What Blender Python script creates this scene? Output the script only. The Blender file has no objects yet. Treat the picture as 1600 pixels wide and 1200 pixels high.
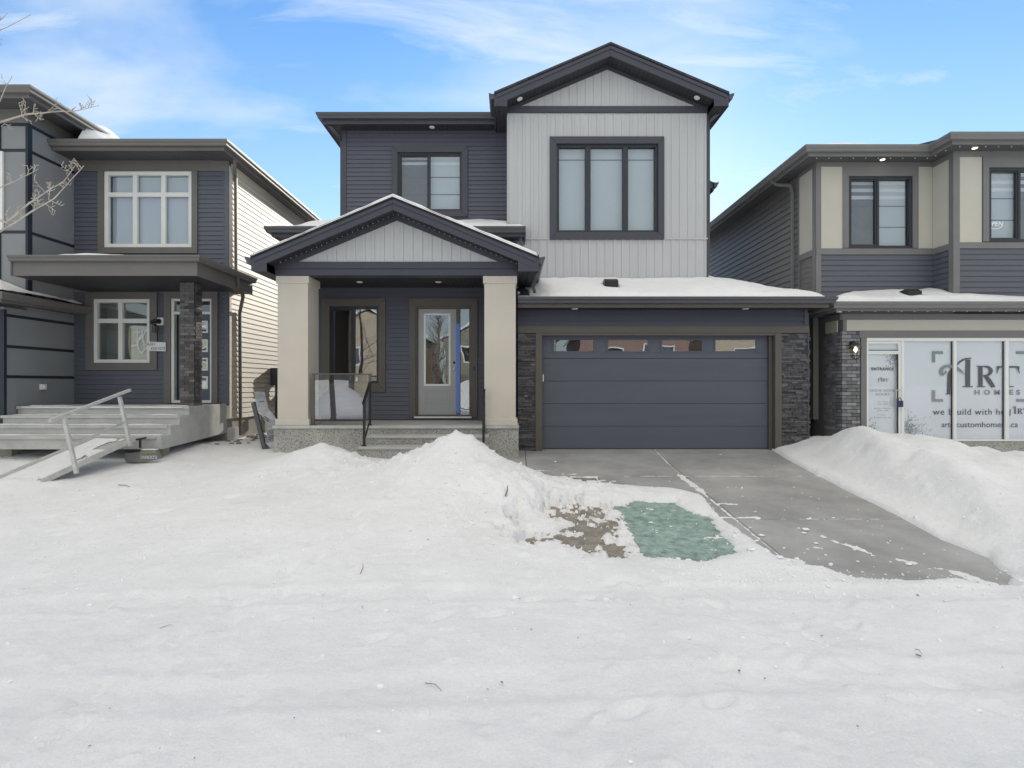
import bpy, bmesh, math, random
import numpy as np
from mathutils import Vector
random.seed(7)
R = math.radians
scene = bpy.context.scene
C = scene.collection

# ------------------------------------------------------------------ camera, sky, sun, exposure
CX, CY, F, CZ = 800.0, 600.0, 870.0, 2.0
cam = bpy.data.objects.new("camera", bpy.data.cameras.new("camera")); C.objects.link(cam)
cam.location = (0, 0, CZ); cam.rotation_euler = (R(90), 0, 0)
cam.data.lens = F / 1600 * 36; cam.data.sensor_width = 36
cam.data.clip_start = .05; cam.data.clip_end = 3000
scene.camera = cam
SUN_EL, SUN_AZ = R(19), R(13)
w = bpy.data.worlds.new("World"); scene.world = w; w.use_nodes = True
nt = w.node_tree; N = nt.nodes; L = nt.links
for n in list(N): N.remove(n)
out = N.new('ShaderNodeOutputWorld'); bg = N.new('ShaderNodeBackground'); L.new(bg.outputs[0], out.inputs[0])
sky = N.new('ShaderNodeTexSky'); sky.sky_type = 'NISHITA'; sky.sun_disc = False
sky.sun_elevation = SUN_EL; sky.sun_rotation = SUN_AZ
sky.altitude = 600; sky.air_density = 1.0; sky.dust_density = 0.15; sky.ozone_density = 2.5
bg.inputs[1].default_value = 0.12
tc = N.new('ShaderNodeTexCoord'); sep = N.new('ShaderNodeSeparateXYZ'); L.new(tc.outputs['Generated'], sep.inputs[0])
def wmath(op, a, b=None, c=None):
    m = N.new('ShaderNodeMath'); m.operation = op
    for i, v in enumerate((a, b, c)):
        if v is None: continue
        if isinstance(v, (int, float)): m.inputs[i].default_value = v
        else: L.new(v, m.inputs[i])
    return m.outputs[0]
den = wmath('MAXIMUM', wmath('ADD', sep.outputs[2], 0.12), 0.05)
cu = wmath('DIVIDE', sep.outputs[0], den); cv = wmath('DIVIDE', sep.outputs[1], den)
cmb = N.new('ShaderNodeCombineXYZ'); L.new(cu, cmb.inputs[0]); L.new(cv, cmb.inputs[1])
mp = N.new('ShaderNodeMapping'); L.new(cmb.outputs[0], mp.inputs[0])
mp.inputs['Rotation'].default_value = (0, 0, R(-22)); mp.inputs['Scale'].default_value = (0.75, 1.5, 1); mp.inputs['Location'].default_value = (3.1, 1.2, 0)
n1 = N.new('ShaderNodeTexNoise'); L.new(mp.outputs[0], n1.inputs[0]); n1.inputs['Scale'].default_value = 1.15
n1.inputs['Detail'].default_value = 7; n1.inputs['Roughness'].default_value = .52; n1.inputs['Distortion'].default_value = .35
ramp = N.new('ShaderNodeValToRGB'); L.new(n1.outputs[0], ramp.inputs[0])
ramp.color_ramp.elements[0].position = .40; ramp.color_ramp.elements[0].color = (0, 0, 0, 1)
ramp.color_ramp.elements[1].position = .70; ramp.color_ramp.elements[1].color = (1, 1, 1, 1)
CLOUD_MAX = wmath('MULTIPLY', ramp.outputs[0], .85)
# thin veil of high cloud thickening toward the horizon
veil = wmath('MULTIPLY', wmath('POWER', wmath('SUBTRACT', 1.0, wmath('MAXIMUM', sep.outputs[2], 0.0)), 2.6), .95)
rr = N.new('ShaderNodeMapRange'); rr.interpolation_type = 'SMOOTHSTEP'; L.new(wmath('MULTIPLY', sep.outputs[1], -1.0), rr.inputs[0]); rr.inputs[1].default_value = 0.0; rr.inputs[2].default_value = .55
rear = wmath('MULTIPLY', rr.outputs[0], wmath('ADD', wmath('MULTIPLY', n1.outputs[0], .9), .42))  # unseen cloud bank added behind the camera for neutral fill and window reflections
# thin fibrous streaks of cirrus
mp2 = N.new('ShaderNodeMapping'); L.new(cmb.outputs[0], mp2.inputs[0]); mp2.inputs['Rotation'].default_value = (0, 0, R(28)); mp2.inputs['Scale'].default_value = (1.0, 3.4, 1); mp2.inputs['Location'].default_value = (.7, 5.3, 0)
n2 = N.new('ShaderNodeTexNoise'); L.new(mp2.outputs[0], n2.inputs[0]); n2.inputs['Scale'].default_value = 1.05; n2.inputs['Detail'].default_value = 9; n2.inputs['Roughness'].default_value = .62; n2.inputs['Distortion'].default_value = .7
st = N.new('ShaderNodeMapRange'); st.interpolation_type = 'SMOOTHSTEP'; L.new(n2.outputs[0], st.inputs[0]); st.inputs[1].default_value = .41; st.inputs[2].default_value = .76; st.inputs[4].default_value = .8
CLOUD_MAX = wmath('MAXIMUM', CLOUD_MAX, st.outputs[0])
fac = wmath('MINIMUM', wmath('MAXIMUM', wmath('MAXIMUM', CLOUD_MAX, veil), rear), 1.0)
hs = N.new('ShaderNodeHueSaturation'); L.new(sky.outputs[0], hs.inputs['Color']); hs.inputs['Saturation'].default_value = 1.3
mx = N.new('ShaderNodeMix'); mx.data_type = 'RGBA'; L.new(fac, mx.inputs[0]); L.new(hs.outputs[0], mx.inputs[6])
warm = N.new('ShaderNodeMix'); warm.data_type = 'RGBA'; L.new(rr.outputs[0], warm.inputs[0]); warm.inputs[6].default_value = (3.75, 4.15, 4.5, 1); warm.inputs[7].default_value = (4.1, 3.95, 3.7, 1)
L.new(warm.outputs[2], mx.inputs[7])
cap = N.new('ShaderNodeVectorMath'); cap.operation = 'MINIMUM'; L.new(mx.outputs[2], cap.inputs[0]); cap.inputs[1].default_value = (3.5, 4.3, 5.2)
# bright warm cap added overhead, out of view, as neutral fill on the snow
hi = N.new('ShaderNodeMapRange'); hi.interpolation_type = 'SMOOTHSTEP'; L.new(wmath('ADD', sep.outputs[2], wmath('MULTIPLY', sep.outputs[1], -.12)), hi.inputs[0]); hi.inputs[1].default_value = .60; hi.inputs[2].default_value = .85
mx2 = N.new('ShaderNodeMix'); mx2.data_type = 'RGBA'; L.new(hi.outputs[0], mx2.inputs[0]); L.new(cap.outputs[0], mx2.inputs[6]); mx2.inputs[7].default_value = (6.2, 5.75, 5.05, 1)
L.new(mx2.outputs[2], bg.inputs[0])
sd = bpy.data.lights.new("sun", 'SUN'); sd.energy = 2.2; sd.angle = R(.5); sd.color = (1, .93, .82)
sun = bpy.data.objects.new("sun", sd); C.objects.link(sun)
S = Vector((math.sin(SUN_AZ) * math.cos(SUN_EL), math.cos(SUN_AZ) * math.cos(SUN_EL), math.sin(SUN_EL)))
sun.rotation_euler = S.to_track_quat('Z', 'Y').to_euler(); sun.location = (3, 30, 20)
scene.view_settings.view_transform = 'Standard'; scene.view_settings.look = 'None'
scene.view_settings.exposure = 0.96; scene.view_settings.gamma = 1
scene.cycles.max_bounces = 8; scene.cycles.transparent_max_bounces = 12
scene.cycles.use_denoising = True

# ------------------------------------------------------------------ helpers
def wx(px, Y): return (px - CX) * Y / F
def wz(py, Y): return CZ - (py - CY) * Y / F
def at(px, py, Y): return (wx(px, Y), Y, wz(py, Y))
OFF = {}
def tag(o, label=None, cat=None, group=None, kind=None):
    if label: o['label'] = label
    if cat: o['category'] = cat
    if group: o['group'] = group
    if kind: o['kind'] = kind
    return o
def thing(name, label, cat, loc, group=None):
    o = bpy.data.objects.new(name, None); C.objects.link(o); o.location = loc; o.empty_display_size = .3
    OFF[o.name] = Vector(loc); return tag(o, label, cat, group)
class MB:
    def __init__(s): s.v = []; s.f = []; s.mi = []; s.m = 0
    def add(s, vs, fs):
        b = len(s.v); s.v += [tuple(p) for p in vs]
        for f in fs: s.f.append([i + b for i in f]); s.mi.append(s.m)
        return s
    def box(s, x0, x1, y0, y1, z0, z1):
        v = [(x0,y0,z0),(x1,y0,z0),(x1,y1,z0),(x0,y1,z0),(x0,y0,z1),(x1,y0,z1),(x1,y1,z1),(x0,y1,z1)]
        return s.add(v, [(0,3,2,1),(4,5,6,7),(0,1,5,4),(1,2,6,5),(2,3,7,6),(3,0,4,7)])
    def prism(s, pts, vec):
        n = len(pts); a = [Vector(p) for p in pts]; b = [p + Vector(vec) for p in a]
        return s.add(a + b, [tuple(range(n)), tuple(range(2*n-1, n-1, -1))] + [(i, i+n, (i+1) % n + n, (i+1) % n) for i in range(n)])
    def pxz(s, poly, y0, y1): return s.prism([(x, y0, z) for x, z in poly], (0, y1-y0, 0))
    def pyz(s, poly, x0, x1): return s.prism([(x0, y, z) for y, z in poly], (x1-x0, 0, 0))
    def pxy(s, poly, z0, z1): return s.prism([(x, y, z0) for x, y in poly], (0, 0, z1-z0))
    def quad(s, *p): return s.add(p, [tuple(range(len(p)))])
    def frame(s, x0, x1, z0, z1, wl, wr, wt, wb, y0, y1):   # mitred frame in the XZ plane, outer size given
        g = .0015
        s.pxz([(x0,z0+g),(x0+wl,z0+wb+g),(x0+wl,z1-wt-g),(x0,z1-g)], y0, y1)
        s.pxz([(x1,z0+g),(x1,z1-g),(x1-wr,z1-wt-g),(x1-wr,z0+wb+g)], y0, y1)
        s.pxz([(x0+g,z1),(x0+wl+g,z1-wt),(x1-wr-g,z1-wt),(x1-g,z1)], y0, y1)
        s.pxz([(x0+g,z0),(x1-g,z0),(x1-wr-g,z0+wb),(x0+wl+g,z0+wb)], y0, y1)
        return s
    def tube(s, pts, rad, n=6, cap=True):
        pts = [Vector(p) for p in pts]
        if isinstance(rad, (int, float)): rad = [rad] * len(pts)
        rings = []; up = Vector((0.13, .31, .94)).normalized()
        for i, p in enumerate(pts):
            d = (pts[min(i+1, len(pts)-1)] - pts[max(i-1, 0)]).normalized()
            a = d.cross(up)
            if a.length < .1: a = d.cross(Vector((1, 0, 0)))
            a.normalize(); b = d.cross(a)
            rings.append([p + (a * math.cos(t*2*math.pi/n) + b * math.sin(t*2*math.pi/n)) * rad[i] for t in range(n)])
        vs = [q for r in rings for q in r]; fs = []
        for i in range(len(pts)-1):
            for t in range(n): fs.append((i*n+t, i*n+(t+1) % n, (i+1)*n+(t+1) % n, (i+1)*n+t))
        if cap: fs += [tuple(range(n-1, -1, -1)), tuple((len(pts)-1)*n+t for t in range(n))]
        return s.add(vs, fs)
    def bar(s, a, b, wa, wb_, up=(0, 0, 1)):   # rectangular bar from a to b
        a = Vector(a); b = Vector(b); d = (b-a).normalized(); u = Vector(up); sdir = d.cross(u).normalized(); u = sdir.cross(d)
        h = [sdir*wa/2+u*wb_/2, -sdir*wa/2+u*wb_/2, -sdir*wa/2-u*wb_/2, sdir*wa/2-u*wb_/2]
        return s.prism([a+q for q in h], b-a)
    def sweep(s, path, prof):  # path (x,y) points, outward = right of travel; prof (out, z) closed polygon
        P = [Vector(p) for p in path]; M = []
        for i in range(len(P)):
            ns = []
            for j in (i-1, i):
                if 0 <= j < len(P)-1:
                    d = (P[j+1]-P[j]).normalized(); ns.append(Vector((d.y, -d.x)))
            if len(ns) == 2:
                m = (ns[0]+ns[1]).normalized(); m = m / max(.3, m.dot(ns[0]))
            else: m = ns[0]
            M.append(m)
        k = len(prof); vs = []; fs = []
        for p, m in zip(P, M): vs += [(p.x+m.x*o, p.y+m.y*o, z) for o, z in prof]
        for i in range(len(P)-1):
            for t in range(k): fs.append((i*k+t, i*k+(t+1) % k, (i+1)*k+(t+1) % k, (i+1)*k+t))
        fs += [tuple(range(k)), tuple((len(P)-1)*k+t for t in range(k-1, -1, -1))]
        return s.add(vs, fs)
    def build(s, name, mats, parent=None, label=None, smooth=False, bevel=0, recalc=True):
        off = OFF[parent.name] if parent else Vector((0, 0, 0))
        me = bpy.data.meshes.new(name); me.from_pydata([(x-off.x, y-off.y, z-off.z) for x, y, z in s.v], [], s.f)
        if not isinstance(mats, (list, tuple)): mats = [mats]
        for m in mats: me.materials.append(m)
        if len(mats) > 1: me.polygons.foreach_set('material_index', s.mi)
        if recalc:
            bm = bmesh.new(); bm.from_mesh(me); bmesh.ops.recalc_face_normals(bm, faces=bm.faces); bm.to_mesh(me); bm.free()
        if smooth: me.polygons.foreach_set('use_smooth', [True]*len(me.polygons))
        me.update()
        o = bpy.data.objects.new(name, me); C.objects.link(o)
        if parent: o.parent = parent
        OFF[o.name] = off
        if label: o['label'] = label
        if bevel:
            b = o.modifiers.new('bevel', 'BEVEL'); b.width = bevel; b.segments = 2; b.limit_method = 'ANGLE'
        return o
def P3(fr, u, v, o):  # wall frame (ox, oy, dx, dy): outward normal = right of travel
    ox, oy, dx, dy = fr; return (ox+dx*u+dy*o, oy+dy*u-dx*o, v)
def cut(iv, a, b):
    r = []
    for u0, u1 in iv:
        if b <= u0 or a >= u1: r.append((u0, u1)); continue
        if a > u0: r.append((u0, a))
        if b < u1: r.append((b, u1))
    return r
def lap(mb, fr, u0, u1, v0, v1, holes=(), clip=None, pitch=.106, o0=.003, o1=.019):
    n = max(1, round((v1-v0)/pitch)); p = (v1-v0)/n
    for i in range(n):
        a = v0+i*p; b = a+p; m = (a+b)/2
        iv = [(u0, u1)] if clip is None else [clip(m)]
        for h in holes:
            if a < h[3] and b > h[2]: iv = cut(iv, h[0]-.03, h[1]+.03)
        for s_, e in iv:
            if e-s_ < .01: continue
            mb.quad(P3(fr,s_,a,o1), P3(fr,e,a,o1), P3(fr,e,b-.006,o0), P3(fr,s_,b-.006,o0))
            mb.quad(P3(fr,s_,a,o1), P3(fr,s_,a+.004,-.001), P3(fr,e,a+.004,-.001), P3(fr,e,a,o1))
            mb.quad(P3(fr,s_,b-.006,o0), P3(fr,e,b-.006,o0), P3(fr,e,b,-.001), P3(fr,s_,b,-.001))
def batten(mb, fr, u0, u1, v0, v1, holes=(), top=None, pitch=.19, o0=.004, o1=.02, bw=.05):
    n = max(1, round((u1-u0)/pitch)); p = (u1-u0)/n
    def el(a, c, o, raised):
        tt = (lambda u: v1) if top is None else (lambda u: min(v1, top(u)))
        parts = [(a, c, None)]
        for h in holes:
            q = []
            for x, y, k in parts:
                lo, hi = max(x, h[0]), min(y, h[1])
                if lo >= hi: q.append((x, y, k)); continue
                if x < lo: q.append((x, lo, k))
                q.append((lo, hi, h))
                if hi < y: q.append((hi, y, k))
            parts = q
        for x, y, k in parts:
            iv = [(v0, None)] if k is None else [(v0, k[2]-.02), (k[3]+.02, None)]
            for s_, e in iv:
                ea, eb = (tt(x), tt(y)) if e is None else (e, e)
                if max(ea, eb)-s_ < .01: continue
                mb.quad(P3(fr,x,s_,o), P3(fr,y,s_,o), P3(fr,y,max(eb,s_),o), P3(fr,x,max(ea,s_),o))
                if raised:
                    for w_, ew in ((x, ea), (y, eb)): mb.quad(P3(fr,w_,s_,o), P3(fr,w_,s_,o0-.003), P3(fr,w_,max(ew,s_),o0-.003), P3(fr,w_,max(ew,s_),o))
    for i in range(n):
        a = u0+i*p; el(a, a+p-bw, o0, False); el(a+p-bw, a+p, o1, True)
def backing(mb, fr, u0, u1, v0, v1, holes=(), th=.12):
    us = sorted({u0, u1, *[min(max(h[i], u0), u1) for h in holes for i in (0, 1)]})
    vs = sorted({v0, v1, *[min(max(h[i], v0), v1) for h in holes for i in (2, 3)]})
    for i in range(len(us)-1):
        for j in range(len(vs)-1):
            a, b, c, d = us[i], us[i+1], vs[j], vs[j+1]; um, vm = (a+b)/2, (c+d)/2
            if b-a < .001 or d-c < .001 or any(h[0] < um < h[1] and h[2] < vm < h[3] for h in holes): continue
            mb.prism([P3(fr,a,c,-.001), P3(fr,b,c,-.001), P3(fr,b,d,-.001), P3(fr,a,d,-.001)], Vector(P3(fr,0,0,-th))-Vector(P3(fr,0,0,0)))

# ------------------------------------------------------------------ materials
def newmat(name):
    m = bpy.data.materials.new(name); m.use_nodes = True; return m, m.node_tree.nodes, m.node_tree.links, m.node_tree.nodes['Principled BSDF']
def col4(c): return (c[0], c[1], c[2], 1)
def mat(name, col, rough=.6, var=.12, vs=3.0, bump=.15, bs=60, island=0, metal=0, spec=.4, stretch=(1,1,1), grain=.0, gs=200, edge=None):
    m, N, L, B = newmat(name)
    B.inputs['Roughness'].default_value = rough; B.inputs['Metallic'].default_value = metal; B.inputs['Specular IOR Level'].default_value = spec
    t = N.new('ShaderNodeTexCoord'); mp = N.new('ShaderNodeMapping'); L.new(t.outputs['Object'], mp.inputs[0]); mp.inputs['Scale'].default_value = stretch
    n = N.new('ShaderNodeTexNoise'); n.inputs['Scale'].default_value = vs; n.inputs['Detail'].default_value = 6; n.inputs['Roughness'].default_value = .6; L.new(mp.outputs[0], n.inputs[0])
    mr = N.new('ShaderNodeMapRange'); L.new(n.outputs[0], mr.inputs[0]); mr.inputs[1].default_value = .3; mr.inputs[2].default_value = .7
    mr.inputs[3].default_value = 1-var; mr.inputs[4].default_value = 1+var
    val = mr.outputs[0]
    def mul(a, b):
        q = N.new('ShaderNodeMath'); q.operation = 'MULTIPLY'; L.new(a, q.inputs[0]); L.new(b, q.inputs[1]); return q.outputs[0]
    if grain:
        g = N.new('ShaderNodeTexNoise'); g.inputs['Scale'].default_value = gs; g.inputs['Detail'].default_value = 2; L.new(t.outputs['Object'], g.inputs[0])
        r2 = N.new('ShaderNodeMapRange'); L.new(g.outputs[0], r2.inputs[0]); r2.inputs[1].default_value = .35; r2.inputs[2].default_value = .65
        r2.inputs[3].default_value = 1-grain; r2.inputs[4].default_value = 1+grain; val = mul(val, r2.outputs[0])
    if island:
        ge = N.new('ShaderNodeNewGeometry'); r3 = N.new('ShaderNodeMapRange'); L.new(ge.outputs['Random Per Island'], r3.inputs[0])
        r3.inputs[3].default_value = 1-island; r3.inputs[4].default_value = 1+island; val = mul(val, r3.outputs[0])
    vm = N.new('ShaderNodeVectorMath'); vm.operation = 'SCALE'; vm.inputs[0].default_value = col; L.new(val, vm.inputs['Scale'])
    L.new(vm.outputs[0], B.inputs['Base Color'])
    if bump:
        b = N.new('ShaderNodeBump'); b.inputs['Strength'].default_value = bump; b.inputs['Distance'].default_value = .01
        n2 = N.new('ShaderNodeTexNoise'); n2.inputs['Scale'].default_value = bs; n2.inputs['Detail'].default_value = 4; L.new(mp.outputs[0], n2.inputs[0])
        L.new(n2.outputs[0], b.inputs['Height']); L.new(b.outputs[0], B.inputs['Normal'])
    return m
def striped(name, col, axis, pitch, dark=.45, rough=.6):   # vented soffit planks: grooves across
    m, N, L, B = newmat(name); B.inputs['Roughness'].default_value = rough
    t = N.new('ShaderNodeTexCoord'); s = N.new('ShaderNodeSeparateXYZ'); L.new(t.outputs['Object'], s.inputs[0])
    d = N.new('ShaderNodeMath'); d.operation = 'DIVIDE'; L.new(s.outputs[axis], d.inputs[0]); d.inputs[1].default_value = pitch
    f = N.new('ShaderNodeMath'); f.operation = 'FRACT'; L.new(d.outputs[0], f.inputs[0])
    g = N.new('ShaderNodeMath'); g.operation = 'GREATER_THAN'; L.new(f.outputs[0], g.inputs[0]); g.inputs[1].default_value = .16
    r = N.new('ShaderNodeMapRange'); L.new(g.outputs[0], r.inputs[0]); r.inputs[3].default_value = dark; r.inputs[4].default_value = 1
    vm = N.new('ShaderNodeVectorMath'); vm.operation = 'SCALE'; vm.inputs[0].default_value = col; L.new(r.outputs[0], vm.inputs['Scale']); L.new(vm.outputs[0], B.inputs['Base Color'])
    b = N.new('ShaderNodeBump'); b.inputs['Distance'].default_value = .01; L.new(g.outputs[0], b.inputs['Height']); L.new(b.outputs[0], B.inputs['Normal'])
    return m
def glassmat(name, k=1.6, base=.07, tint=(.86, .89, .9), wav=.02, ws=1.1):
    m, N, L, B = newmat(name); N.remove(B)
    o = [n for n in N if n.type == 'OUTPUT_MATERIAL'][0]
    tr = N.new('ShaderNodeBsdfTransparent'); tr.inputs[0].default_value = col4(tint)
    gl = N.new('ShaderNodeBsdfGlossy'); gl.inputs['Roughness'].default_value = .0; gl.inputs[0].default_value = (.93, .96, 1, 1)
    fr = N.new('ShaderNodeFresnel'); fr.inputs[0].default_value = 1.5
    ma = N.new('ShaderNodeMath'); ma.operation = 'MULTIPLY_ADD'; L.new(fr.outputs[0], ma.inputs[0]); ma.inputs[1].default_value = k; ma.inputs[2].default_value = base; ma.use_clamp = True
    geo = N.new('ShaderNodeNewGeometry'); ff = N.new('ShaderNodeMath'); ff.operation = 'SUBTRACT'; ff.inputs[0].default_value = 1; L.new(geo.outputs['Backfacing'], ff.inputs[1])
    fo = N.new('ShaderNodeMath'); fo.operation = 'MULTIPLY'; L.new(ma.outputs[0], fo.inputs[0]); L.new(ff.outputs[0], fo.inputs[1])   # one reflecting face per pane
    t = N.new('ShaderNodeTexCoord'); n = N.new('ShaderNodeTexNoise'); n.inputs['Scale'].default_value = ws; n.inputs['Detail'].default_value = 1; L.new(t.outputs['Object'], n.inputs[0])
    b = N.new('ShaderNodeBump'); b.inputs['Strength'].default_value = 1; b.inputs['Distance'].default_value = wav; L.new(n.outputs[0], b.inputs['Height']); L.new(b.outputs[0], gl.inputs['Normal'])
    mix = N.new('ShaderNodeMixShader'); L.new(fo.outputs[0], mix.inputs[0]); L.new(tr.outputs[0], mix.inputs[1]); L.new(gl.outputs[0], mix.inputs[2]); L.new(mix.outputs[0], o.inputs[0])
    return m
def aggmat(name, c0, c1, scale=90):
    m, N, L, B = newmat(name); B.inputs['Roughness'].default_value = .8
    t = N.new('ShaderNodeTexCoord'); v = N.new('ShaderNodeTexVoronoi'); v.inputs['Scale'].default_value = scale; L.new(t.outputs['Object'], v.inputs[0])
    s = N.new('ShaderNodeSeparateColor'); L.new(v.outputs['Color'], s.inputs[0])
    r = N.new('ShaderNodeValToRGB'); L.new(s.outputs[0], r.inputs[0]); r.color_ramp.interpolation = 'LINEAR'
    r.color_ramp.elements[0].color = col4(c0); r.color_ramp.elements[1].color = col4(c1); e = r.color_ramp.elements.new(.25); e.color = col4([(a*.35+b*.65) for a, b in zip(c0, c1)])
    n = N.new('ShaderNodeTexNoise'); n.inputs['Scale'].default_value = 2.2; n.inputs['Detail'].default_value = 5; L.new(t.outputs['Object'], n.inputs[0])
    mr = N.new('ShaderNodeMapRange'); L.new(n.outputs[0], mr.inputs[0]); mr.inputs[1].default_value = .3; mr.inputs[2].default_value = .7; mr.inputs[3].default_value = .85; mr.inputs[4].default_value = 1.1
    vm = N.new('ShaderNodeVectorMath'); vm.operation = 'SCALE'; L.new(r.outputs[0], vm.inputs[0]); L.new(mr.outputs[0], vm.inputs['Scale']); L.new(vm.outputs[0], B.inputs['Base Color'])
    b = N.new('ShaderNodeBump'); b.inputs['Strength'].default_value = .5; b.inputs['Distance'].default_value = .006; L.new(v.outputs['Distance'], b.inputs['Height']); L.new(b.outputs[0], B.inputs['Normal'])
    return m
def snowmat(name, col=(.86, .875, .9), debris=True):
    m, N, L, B = newmat(name); B.inputs['Roughness'].default_value = .62; B.inputs['Specular IOR Level'].default_value = .25
    t = N.new('ShaderNodeTexCoord')
    def noise(s, d, r=.6):
        n = N.new('ShaderNodeTexNoise'); n.inputs['Scale'].default_value = s; n.inputs['Detail'].default_value = d; n.inputs['Roughness'].default_value = r; L.new(t.outputs['Object'], n.inputs[0]); return n.outputs[0]
    a = noise(1.3, 6); r = N.new('ShaderNodeMapRange'); L.new(a, r.inputs[0]); r.inputs[1].default_value = .35; r.inputs[2].default_value = .65; r.inputs[3].default_value = .955; r.inputs[4].default_value = 1.03
    gq = noise(55, 5, .75); rg = N.new('ShaderNodeMapRange'); L.new(gq, rg.inputs[0]); rg.inputs[1].default_value = .33; rg.inputs[2].default_value = .62; rg.inputs[3].default_value = .93; rg.inputs[4].default_value = 1.02
    mq = N.new('ShaderNodeMath'); mq.operation = 'MULTIPLY'; L.new(r.outputs[0], mq.inputs[0]); L.new(rg.outputs[0], mq.inputs[1])
    vm = N.new('ShaderNodeVectorMath'); vm.operation = 'SCALE'; vm.inputs[0].default_value = col; L.new(mq.outputs[0], vm.inputs['Scale'])
    last = vm.outputs[0]
    if debris:   # scattered dirt specks and faint grey grit lying in the snow
        g = noise(38, 3, .7); r2 = N.new('ShaderNodeMapRange'); L.new(g, r2.inputs[0]); r2.inputs[1].default_value = .70; r2.inputs[2].default_value = .745; r2.inputs[3].default_value = 0; r2.inputs[4].default_value = .8
        mk = noise(1.3, 3); r3 = N.new('ShaderNodeMapRange'); L.new(mk, r3.inputs[0]); r3.inputs[1].default_value = .5; r3.inputs[2].default_value = .62
        mu = N.new('ShaderNodeMath'); mu.operation = 'MULTIPLY'; L.new(r2.outputs[0], mu.inputs[0]); L.new(r3.outputs[0], mu.inputs[1])
        mm = N.new('ShaderNodeMix'); mm.data_type = 'RGBA'; L.new(mu.outputs[0], mm.inputs[0]); L.new(last, mm.inputs[6]); mm.inputs[7].default_value = (.2, .17, .14, 1); last = mm.outputs[2]
    L.new(last, B.inputs['Base Color'])
    b = N.new('ShaderNodeBump'); b.inputs['Strength'].default_value = .8; b.inputs['Distance'].default_value = .03; L.new(noise(9, 9, .68), b.inputs['Height'])
    b2 = N.new('ShaderNodeBump'); b2.inputs['Strength'].default_value = .7; b2.inputs['Distance'].default_value = .008; L.new(noise(95, 4, .7), b2.inputs['Height']); L.new(b.outputs[0], b2.inputs['Normal'])
    L.new(b2.outputs[0], B.inputs['Normal'])
    return m
def shingles(name, col):
    m, N, L, B = newmat(name); B.inputs['Roughness'].default_value = .85
    t = N.new('ShaderNodeTexCoord'); br = N.new('ShaderNodeTexBrick'); L.new(t.outputs['Object'], br.inputs[0]); br.inputs['Scale'].default_value = 1
    br.inputs['Brick Width'].default_value = .25; br.inputs['Row Height'].default_value = .13; br.inputs['Mortar Size'].default_value = .008
    br.inputs['Color1'].default_value = col4(col); br.inputs['Color2'].default_value = col4([c*1.6 for c in col]); br.inputs['Mortar'].default_value = col4([c*.4 for c in col])
    L.new(br.outputs[0], B.inputs['Base Color']); return m
M = {}
M['snow'] = snowmat('snow'); M['roof_snow'] = snowmat('roof_snow', (.88, .89, .92), False)
M['navy_siding'] = mat('charcoal_siding', (.094, .098, .131), .5, .07, 2, .12, 90, stretch=(.25, .25, 4))
M['trim'] = mat('charcoal_trim', (.060, .063, .079), .45, .05, 2, .06, 80)
M['eave'] = mat('dark_fascia', (.055, .057, .078), .42, .06, 2, .04, 60)
M['gutter'] = mat('gutter_metal', (.060, .062, .075), .32, .06, 2, .02, 40, spec=.6)
M['soffit'] = striped('dark_soffit', (.030, .030, .036), 0, .10)
M['grey_batten'] = mat('light_grey_batten', (.50, .505, .52), .55, .035, 1.4, .08, 90, stretch=(4, 4, .3))
M['column'] = mat('greige_stucco', (.585, .535, .47), .75, .04, 1.5, .25, 170)
M['bronze'] = mat('bronze_trim', (.108, .096, .086), .5, .06, 2, .08, 80)
M['black'] = mat('black_metal', (.02, .02, .022), .4, .1, 3, .03, 60)
M['frame_black'] = mat('black_window_frame', (.032, .036, .045), .4, .05, 3, .02, 60)
M['white'] = mat('white_vinyl', (.78, .78, .76), .4, .03, 3, .02, 60)
M['gdoor'] = mat('charcoal_garage_door', (.098, .105, .138), .55, .07, 1.6, .25, 110, stretch=(.35, 1, 3))
M['door_grey'] = mat('grey_door_paint', (.36, .37, .385), .5, .03, 2, .04, 60)
M['concrete'] = mat('driveway_concrete', (.345, .35, .355), .82, .24, 1.1, .2, 60, grain=.12, gs=150)
M['step_conc'] = mat('smooth_step_concrete', (.46, .46, .45), .8, .14, 3, .2, 70, grain=.06)
M['agg'] = aggmat('exposed_aggregate', (.12, .115, .10), (.46, .45, .42), 70)
M['dirt'] = mat('gravel_dirt', (.26, .24, .21), .95, .35, 7, .9, 70, grain=.35, gs=120)
M['teal'] = mat('teal_board', (.26, .36, .335), .7, .42, 9, .3, 30, grain=.12, gs=60)
M['stone'] = mat('dark_ledgestone', (.092, .090, .096), .75, .3, 9, .9, 45, island=.48)
M['cream'] = mat('cream_siding', (.70, .645, .55), .55, .03, 1.5, .05, 80)
M['slate'] = mat('slate_blue_siding', (.105, .115, .145), .5, .05, 2, .1, 80, stretch=(.25, .25, 4))
M['taupe'] = mat('taupe_trim', (.155, .147, .139), .5, .05, 2, .08, 80)
M['stucco'] = mat('grey_stucco', (.26, .27, .285), .85, .05, 1.5, .35, 190)
M['navy_strip'] = mat('navy_reveal', (.018, .024, .038), .5)
M['brick_d'] = mat('dark_brick', (.105, .098, .10), .8, .2, 10, .5, 70, island=.5)
M['mortar_d'] = mat('dark_mortar', (.085, .08, .08), .9)
M['brick_g'] = mat('grey_brick', (.20, .20, .215), .8, .2, 10, .5, 70, island=.42)
M['mortar'] = mat('light_mortar', (.055, .055, .06), .9)
M['found'] = mat('foundation_concrete', (.33, .30, .26), .9, .2, 2, .3, 40)
M['beige'] = mat('beige_stucco', (.54, .515, .455), .85, .03, 1.5, .35, 190)
M['rtrim'] = mat('warm_grey_trim', (.18, .178, .178), .5, .05, 2, .06, 80)
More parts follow.
